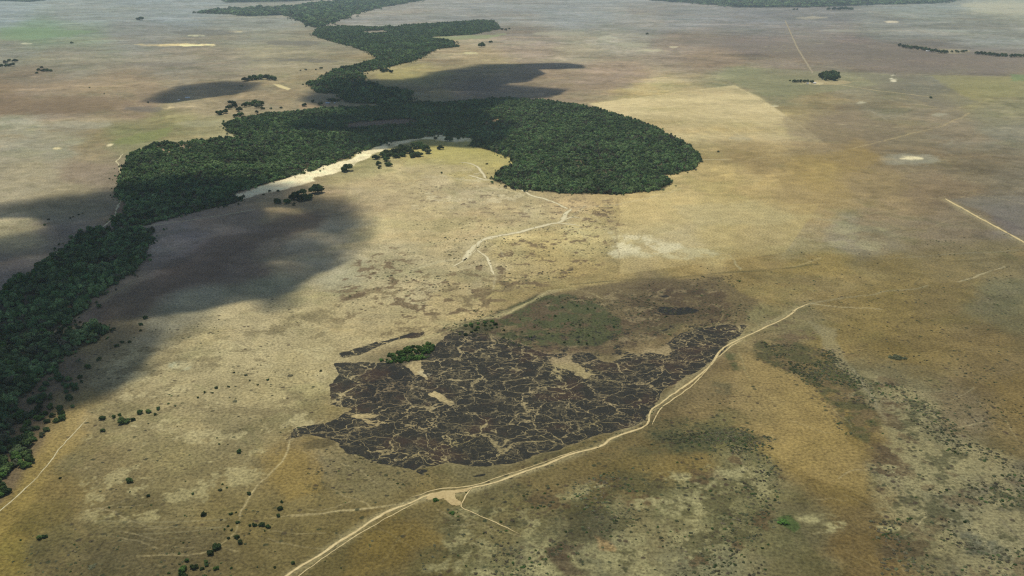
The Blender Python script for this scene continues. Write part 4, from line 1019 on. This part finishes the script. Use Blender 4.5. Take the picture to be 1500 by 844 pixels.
# small shrubs
SH = [(160,744,5),(326,710,4),(332,715,4),(321,651,4),(318,642,3),(30,792,4),(88,701,5),(247,592,4),(257,595,4),(290,583,5),(300,575,5),(312,576,4),(317,569,7),(335,567,5),
      (378,564,4),(470,544,5),(360,550,5),(343,546,4),(366,558,4),(392,557,5),(65,330,5),(103,320,4),(107,318,3),(115,315,4),(121,313,3),(71,322,4),(117,473,5),(156,497,4),(339,833,5),
      (403,832,5),(377,831,4),(388,778,4),(248,840,5),(262,812,4),(263,827,4),(339,753,7),(346,751,4),(348,766,7),(334,771,5),(329,776,5),(339,777,5),(334,789,6)]
for i, (u, v, d) in enumerate(SH):
    shrub(u, v, d, 'small dark shrub dotted over the open grass on the left half', 'small shrubs on the open grass')
for u, v, d, l in [(345,588,9,'flat brown shrub patch in the pale grass left of the burnt area'),(135,830,13,'greyish low shrub patch near the bottom left'),
                   (425,551,12,'flat brown shrub patch just left of the burnt area'),(1315,524,22,'long dark shrub mat on the brown plain at the right')]:
    shrub(u, v, d, l, kind='o', flat=.35)
G1 = [(556,528),(572,516),(600,510),(628,503),(640,512),(628,524),(600,530),(570,534)]
for i, (u, v, d) in enumerate(scatter(G1, 62, 3.8, 11)):
    shrub(u, v, d * (.4 + .5 * ((i * .37) % 1)), 'bright green shrub in the band along the top of the burnt grass', 'bright green shrub band', 'b')
G2 = [(662,482),(690,474),(720,470),(735,480),(700,490),(668,492)]
for i, (u, v, d) in enumerate(scatter(G2, 16, 6, 12)):
    shrub(u, v, d * .5, 'green shrub in the patch just above the burnt grass', 'green shrubs above the burn', 'b' if i % 2 else 'n')
G3 = [(680,480),(790,440),(880,445),(905,480),(860,505),(760,505)]
for i, (u, v, d) in enumerate(scatter(G3, 22, 10, 13)):
    shrub(u, v, d * .35, 'small green shrub on the olive sward above the burnt grass', 'shrubs on the olive sward', 'n')
for u, v, d, l in [(638,733,12,'green shrub island beside the bare junction of tracks'),(663,752,9,'green shrub just below the track junction'),
                   (683,722,4,'tiny green shrub inside the loop of the curved path'),(671,757,4,'tiny shrub right of the green shrub below the junction'),
                   (1148,766,18,'vivid green low shrub patch at the lower right'),(1083,412,5,'small green shrub on the golden grass right of the forest')]:
    shrub(u, v, d, l, kind='b', flat=.6)
G4 = [(660,740),(1140,650),(1140,840),(600,840)]
for i, (u, v, d) in enumerate(scatter(G4, 90, 12, 14)):
    shrub(u, v, d * .33, 'small olive shrub in the mottled scrub at the bottom right of centre', 'shrubs of the mottled scrub', 'no'[i % 2], flat=.7)

# ------------------------------------------------------------------ woodland as stuff: instanced crowns over outlines given in image pixels
PROTO = [o for o in COL.objects if o.name.startswith('crown')]
seen = {}
for o in PROTO:
    seen.setdefault(o.data.name, o)
PR = [seen[m.name] for m in CROWNS] + [seen[CROWNS_B[0].name]] + [seen[CROWN_O.name]]

def gn_group(name, protos):
    t = bpy.data.node_groups.new(name, 'GeometryNodeTree')
    t.interface.new_socket('Geometry', in_out='INPUT', socket_type='NodeSocketGeometry')
    t.interface.new_socket('Geometry', in_out='OUTPUT', socket_type='NodeSocketGeometry')
    n, l = t.nodes, t.links
    gi = n.new('NodeGroupInput'); go = n.new('NodeGroupOutput')
    join = n.new('GeometryNodeJoinGeometry')
    def na(nm, typ):
        a = n.new('GeometryNodeInputNamedAttribute'); a.data_type = typ; a.inputs['Name'].default_value = nm; return a.outputs['Attribute']
    kind, sc, rz = na('kind', 'INT'), na('sc', 'FLOAT_VECTOR'), na('rz', 'FLOAT_VECTOR')
    for k, p in enumerate(protos):
        oi = n.new('GeometryNodeObjectInfo'); oi.transform_space = 'ORIGINAL'; oi.inputs['Object'].default_value = p
        ios = n.new('GeometryNodeInstanceOnPoints')
        cmp_ = n.new('FunctionNodeCompare'); cmp_.data_type = 'INT'; cmp_.operation = 'EQUAL'
        ins = [s for s in cmp_.inputs if s.type == 'INT']
        l.new(kind, ins[0]); ins[1].default_value = k
        l.new(gi.outputs[0], ios.inputs['Points']); l.new(cmp_.outputs[0], ios.inputs['Selection'])
        l.new(oi.outputs['Geometry'], ios.inputs['Instance'])
        l.new(sc, ios.inputs['Scale'])
        e2r = n.new('FunctionNodeEulerToRotation'); l.new(rz, e2r.inputs[0]); l.new(e2r.outputs[0], ios.inputs['Rotation'])
        l.new(ios.outputs[0], join.inputs[0])
    l.new(join.outputs[0], go.inputs[0])
    return t

def points_obj(name, xyz, kind, sc, rz, group):
    me = bpy.data.meshes.new(name)
    me.vertices.add(len(xyz)); me.vertices.foreach_set('co', np.asarray(xyz, f32).ravel())
    a = me.attributes.new('kind', 'INT', 'POINT'); a.data.foreach_set('value', np.asarray(kind, np.int32))
    a = me.attributes.new('sc', 'FLOAT_VECTOR', 'POINT'); a.data.foreach_set('vector', np.asarray(sc, f32).ravel())
    a = me.attributes.new('rz', 'FLOAT_VECTOR', 'POINT'); a.data.foreach_set('vector', np.asarray(rz, f32).ravel())
    o = bpy.data.objects.new(name, me); COL.objects.link(o)
    m = o.modifiers.new('instances', 'NODES'); m.node_group = group
    return o

G_TREES = gn_group('wood_trees', PR)
G_SCRUB = gn_group('scrub_plants', [o for o in (next(q for q in COL.objects if q.data == m) for m in SHRUBS_O + SHRUBS[:1] + SHRUBS_O)])

def forest(polys, spacing, dia, label, name='forest', holes=(), thin=(), seed=0, tall=1.0, warp_m=10):
    r = np.random.default_rng(seed)
    allx = []
    for poly in polys:
        p = np.array([P(*q) for q in poly])
        lo, hi = p.min(0), p.max(0)
        gx, gy = np.meshgrid(np.arange(lo[0], hi[0], spacing), np.arange(lo[1], hi[1], spacing))
        gx = gx.ravel() + r.uniform(-.45, .45, gx.size) * spacing; gy = gy.ravel() + r.uniform(-.45, .45, gy.size) * spacing
        keep = np.ones(gx.size, bool)
        d = sdf_poly(gx, gy, p) + fbm(gx, gy, 90, 5, seed + 1, None, .65) * warp_m * 1.6
        keep = (d > 0) | ((d > -2.6 * dia) & (r.uniform(0, 1, gx.size) < .30 * np.exp(d / dia)))
        for h in holes:
            keep &= sdf_poly(gx, gy, np.array([P(*q) for q in h])) + fbm(gx, gy, 40, 3, seed + 5) * 14 < 0
        for h in thin:
            keep &= ~((sdf_poly(gx, gy, np.array([P(*q) for q in h])) > 0) & (r.uniform(0, 1, gx.size) < .6))
        keep &= ~((fbm(gx, gy, 60, 4, seed + 2) > 0.5) & (r.uniform(0, 1, gx.size) < .65))      # natural gaps
        allx.append(np.stack([gx[keep], gy[keep], d[keep]], 1))
    q = np.concatenate(allx); n = len(q)
    big = fbm(q[:, 0], q[:, 1], 120, 4, seed + 3)
    R = dia / 2 * (0.5 + 1.15 * r.uniform(0, 1, n) ** 2.0 + 0.22 * big)
    R = np.where(q[:, 2] < 0, R * .6, R)
    hz = R * tall * r.uniform(.75, 1.5, n) * (1 + .2 * big)
    sc = np.stack([R, R, hz], 1)
    kind = r.integers(0, 5, n)
    fr = fbm(q[:, 0], q[:, 1], 90, 4, seed + 9)
    kind = np.where((r.uniform(0, 1, n) < .06 + .16 * (fr > .3)), 5, kind); kind = np.where(r.uniform(0, 1, n) < .07 + .22 * (fr < -.35), 6, kind)
    rz = np.zeros((n, 3)); rz[:, 2] = r.uniform(0, 6.28, n)
    z = r.uniform(0.0, .5, n) * R * .6
    o = points_obj(name, np.stack([q[:, 0], q[:, 1], z], 1), kind, sc, rz, G_TREES)
    tag(o, label, 'forest', kind='stuff')
    print(name, n)
    return o

forest([FOREST_MAIN], 5.4, 8.8, 'large dark green crescent forest curling round the pale sand bank', holes=CLEARINGS, thin=THIN[:1], seed=1)
forest([FOREST_LEFT], 5.6, 9.5, 'shaded belt of dark forest running off the left edge', seed=2, warp_m=5)
forest([FOREST_NORTH], 8.0, 12.5, 'irregular forest stretching back from the crescent towards the horizon', holes=CLEARINGS, thin=THIN[1:], seed=3, warp_m=14)
forest([FOREST_FAR], 26, 44, 'hazy blue green forest belt below the top edge, left of centre', seed=4, tall=.6, warp_m=60)
forest([FAR_SHADOW_BAND], 42, 70, 'blue hazy shadow band at the top edge, right of centre, built as forest', seed=5, tall=.5, warp_m=120)  # added crowns darken the plain where a distant shadow lies
forest([FOREST_FAR3, FOREST_FAR4], 42, 70, 'blue hazy forest strips at the top edge on the left', seed=6, tall=.5, warp_m=60)

# low scrub scattered over the open ground
def scrub():
    r = np.random.default_rng(33)
    regs = [([(1275,560),(1330,560),(1420,640),(1520,700),(1520,870),(1290,870),(1270,760)], 1700, 2.6), ([(650,750),(900,690),(1130,650),(1150,700),(1120,850),(600,870)], 1500, 2.2),
            ([(1110,500),(1215,512),(1278,565),(1284,625),(1235,640),(1188,570)], 1100, 2.4), ([(960,640),(1090,626),(1140,645),(1060,675)], 500, 2.2),
            ([(1300,520),(1520,520),(1520,700),(1350,640)], 420, 2.0), ([(120,500),(480,440),(480,640),(120,760)], 260, 1.8), ([(60,740),(620,740),(480,860),(0,860)], 240, 1.6),
            ([(480,440),(560,380),(700,330),(905,300),(900,380),(700,460)], 700, 2.6), ([(640,480),(800,430),(905,440),(905,510),(760,512)], 900, 2.2), ([(905,420),(1080,402),(1100,470),(905,505)], 500, 2.2),
            ([(440,650),(640,690),(620,740),(440,740)], 160, 1.8), ([(860,640),(960,600),(1100,520),(1060,640),(900,690)], 400, 1.8), ([(1000,380),(1500,340),(1500,520),(1150,520)], 350, 2.2)]
    A = []
    for poly, n, size in regs:
        p = np.array([P(*q) for q in poly]); lo, hi = p.min(0), p.max(0)
        x = r.uniform(lo[0], hi[0], n * 5); y = r.uniform(lo[1], hi[1], n * 5)
        k = (sdf_poly(x, y, p) > 0) & (r.uniform(0, 1, x.size) < np.clip(.3 + 1.6 * fbm(x, y, 55, 4, 68), 0.02, 1))
        x, y = x[k][:int(n * 1.6)], y[k][:int(n * 1.6)]
        A.append(np.stack([x, y, size * (.22 + .75 * r.uniform(0, 1, len(x)) ** 2.2)], 1))
    A = np.concatenate(A); n = len(A)
    R = A[:, 2]
    rz = np.zeros((n, 3)); rz[:, 2] = r.uniform(0, 6.28, n)
    o = points_obj('low_scrub', np.stack([A[:, 0], A[:, 1], -0.1 * R], 1), r.integers(0, 5, n), np.stack([R, R, R * .5], 1), rz, G_SCRUB)
    tag(o, 'thousands of tiny scrub tufts speckling the grassland', 'scrub', kind='stuff')
scrub()

# ------------------------------------------------------------------ farm buildings
def plain(name, c, rough=.8):
    g = NT(name); n = g.noise(g.n.new('ShaderNodeTexCoord').outputs['Object'], 1.2, 4)
    g.l.new(g.mix(g.ramp(n, .3, .7), tuple(x * .85 for x in c), c), g.bsdf.inputs['Base Color'])
    g.bsdf.inputs['Roughness'].default_value = rough; return g.m
M_WALL = plain('whitewashed_wall', (.62, .58, .5)); M_ROOF = plain('metal_roof', (.42, .55, .60), .45); M_ROOFW = plain('pale_roof', (.7, .68, .62), .6); M_DOOR = plain('wooden_door', (.12, .08, .05))

def box(x0, x1, y0, y1, z0, z1):
    v = [(x0,y0,z0),(x1,y0,z0),(x1,y1,z0),(x0,y1,z0),(x0,y0,z1),(x1,y0,z1),(x1,y1,z1),(x0,y1,z1)]
    return v, [(0,3,2,1),(4,5,6,7),(0,1,5,4),(1,2,6,5),(2,3,7,6),(3,0,4,7)]
def poly_obj(name, v, f, mat, parent):
    me = bpy.data.meshes.new(name); me.from_pydata(v, [], f); me.update(); me.materials.append(mat)
    o = bpy.data.objects.new(name, me); COL.objects.link(o); o.parent = parent; return o
def house(u, v, L, Wd, rz, roof, label):
    e = bpy.data.objects.new('farm_house', None); COL.objects.link(e)
    x, y = P(u, v); e.location = (x, y, 0); e.rotation_euler = (0, 0, rz); tag(e, label, 'building')
    h = 3.0; a, b = L / 2, Wd / 2; rh = Wd * .28
    vv = [(-a,-b,0),(a,-b,0),(a,b,0),(-a,b,0),(-a,-b,h),(a,-b,h),(a,b,h),(-a,b,h),(-a,0,h+rh),(a,0,h+rh)]
    poly_obj('wall', vv, [(0,1,5,4),(2,3,7,6),(1,2,6,9,5),(3,0,4,8,7),(0,3,2,1)], M_WALL, e)
    o_ = .6; t = .12; k = rh / b
    zz = lambda q: h + rh - k * abs(q) + .02
    vv = []
    for s in (-1, 1):
        for q in (0, s * (b + o_)):
            for xx in (-a - o_, a + o_):
                vv += [(xx, q, zz(q)), (xx, q, zz(q) + t)]
    f = []
    for s in range(2):
        i = s * 8
        f += [(i+1,i+3,i+7,i+5),(i,i+4,i+6,i+2),(i,i+1,i+5,i+4),(i+2,i+6,i+7,i+3),(i+4,i+5,i+7,i+6),(i,i+2,i+3,i+1)]
    poly_obj('roof', vv, f, roof, e)
    bv, bf = box(-.5, .5, -b - .06, -b - .005, 0.02, 2.1); poly_obj('door', bv, bf, M_DOOR, e)
    for wx in (-a * .6, a * .6):
        bv, bf = box(wx - .6, wx + .6, -b - .05, -b - .005, 1.0, 2.1); poly_obj('window', bv, bf, M_DOOR, e)
    return e
house(480, 152, 14, 8, .1, M_ROOF, 'small pale blue roofed farmhouse among trees behind the forest')
house(490, 151.5, 6, 5, 1.2, M_ROOFW, 'tiny pale hut right of the blue roofed farmhouse')
house(275, 144, 17, 8, .1, M_ROOF, 'blue metal roofed house at the lower edge of the small cloud shadow')
house(262, 147.5, 8, 7, .6, M_ROOFW, 'small white roofed house left of the blue roofed house')
house(1183, 123, 9, 6, .2, M_ROOFW, 'pale hut in front of the short row of trees by the farm grove')
house(1193, 122.5, 13, 8, -.2, M_ROOFW, 'pale roofed farmhouse between the tree row and the big farm grove')
house(1359.5, 75.5, 26, 12, -.15, M_ROOFW, 'white roofed building in front of the far right tree belt')

# ------------------------------------------------------------------ clouds above the scene (they cast the shadows)
def cloud_material(density):
    g = NT('cloud_vapour'); g.n.remove(g.bsdf)
    v = g.n.new('ShaderNodeVolumePrincipled'); v.inputs['Density'].default_value = density
    v.inputs['Color'].default_value = (.95, .95, .95, 1); v.inputs['Anisotropy'].default_value = .3
    g.l.new(v.outputs[0], g.out.inputs['Volume']); return g.m
M_CLOUD = cloud_material(0.0135)
def cloud(name, polys, holes, base, T, soft, cell, seed, label, nz=.5, nwl=320):
    off = SUN_DIR * (base / SUN_DIR.z)
    ps = [np.array([P(*q) for q in p]) for p in polys]; hs = [(np.array([P(*q) for q in p]), a) for p, a in holes]
    allp = np.concatenate(ps); lo = allp.min(0) - soft * 3; hi = allp.max(0) + soft * 3
    gx, gy = np.meshgrid(np.arange(lo[0], hi[0], cell), np.arange(lo[1], hi[1], cell))
    d = np.full(gx.shape, -1e9)
    for p in ps: d = np.maximum(d, sdf_poly(gx, gy, p))
    d = d + fbm(gx, gy, nwl, 6, seed, None, .62) * soft * nz * 2.2
    m = sstep(-soft, soft * 1.6, d)
    for p, a in hs:
        hd = sdf_poly(gx, gy, p) + fbm(gx, gy, nwl * .4, 4, seed + 4) * soft * .3
        m = m * (1 - a * sstep(-soft * .5, soft * .5, hd))
    m = m * (0.8 + 0.9 * fbm(gx, gy, nwl * .8, 6, seed + 8, None, .6)).clip(.14, 1.4)
    m[0] = 0; m[-1] = 0; m[:, 0] = 0; m[:, -1] = 0
    m[m < 0.01] = 0
    ny, nx = m.shape
    act = m > 0
    fc = act[:-1, :-1] | act[1:, :-1] | act[:-1, 1:] | act[1:, 1:]
    used = np.zeros_like(act); used[:-1, :-1] |= fc; used[1:, :-1] |= fc; used[:-1, 1:] |= fc; used[1:, 1:] |= fc
    ti = -np.ones(m.shape, int); ti[used] = np.arange(used.sum()); nt = used.sum()
    bi = ti.copy(); bi[act] = nt + np.arange(act.sum())
    vx, vy = gx + off.x, gy + off.y
    top = np.stack([vx[used], vy[used], base + T * m[used]], 1)
    bot = np.stack([vx[act], vy[act], base - .25 * T * m[act]], 1)
    J, I = np.nonzero(fc)
    q = lambda A: np.stack([A[J, I], A[J, I + 1], A[J + 1, I + 1], A[J + 1, I]], 1)
    ft = q(ti); fb = q(bi)[:, ::-1]
    o = mesh_obj(name, np.concatenate([top, bot]), np.concatenate([ft, fb]), M_CLOUD)
    tag(o, label, 'cloud', kind='structure')
    return o
cloud('cloud', [[(-220,300),(-50,300),(60,290),(165,276),(250,259),(330,262),(400,266),(445,272),(440,286),(470,294),(510,302),(527,327),(520,350),(480,377),(450,397),(400,428),(388,446),(362,432),(330,440),(300,452),(280,470),(235,492),(200,517),(165,552),(130,582),(80,590),(40,630),(20,660),(-220,700)]],
      [([(-80,312),(60,312),(76,335),(0,352),(-80,352)], .9), ([(368,296),(440,298),(446,313),(375,314)], .9), ([(380,374),(432,376),(424,388),(385,388)], .75), ([(105,476),(168,480),(150,503),(105,502)], .6)],
      1500, 320, 42, 16, 5, 'big low cloud whose shadow lies over the left forest and pasture')
cloud('cloud', [[(215,147),(262,127),(330,119),(378,121),(372,131),(300,141),(240,149)]], [], 1500, 340, 45, 25, 6, 'small oblong cloud over the plain at the upper left', .3)
cloud('cloud', [[(640,107),(700,94),(830,92),(852,96),(782,101),(752,113),(722,123),(818,131),(790,139),(742,144),(718,152),(700,162),(712,172),(735,186),(715,203),(690,209),(640,209),(575,216),(500,222),(470,215),(520,205),(530,195),(430,190),(440,180),(520,166),(500,156),(452,146),(455,136),(500,122),(545,118),(600,120)]], [],
      1500, 420, 50, 25, 7, 'ragged cloud whose shadow lies across the middle of the crescent forest', .45)

# ------------------------------------------------------------------ haze
hv, hf = box(-60000, 60000, -3000, 90000, -1.5, 520)
me = bpy.data.meshes.new('haze'); me.from_pydata(hv, [], hf); me.update()
g = NT('haze_air'); g.n.remove(g.bsdf)
v = g.n.new('ShaderNodeVolumePrincipled'); v.inputs['Density'].default_value = 2.5e-5; v.inputs['Color'].default_value = (.72, .90, .98, 1); v.inputs['Anisotropy'].default_value = 0.2
g.l.new(v.outputs[0], g.out.inputs['Volume'])
me.materials.append(g.m)
hz = bpy.data.objects.new('haze', me); COL.objects.link(hz)
tag(hz, 'thin bluish air haze lying over the whole plain', 'haze', kind='stuff')
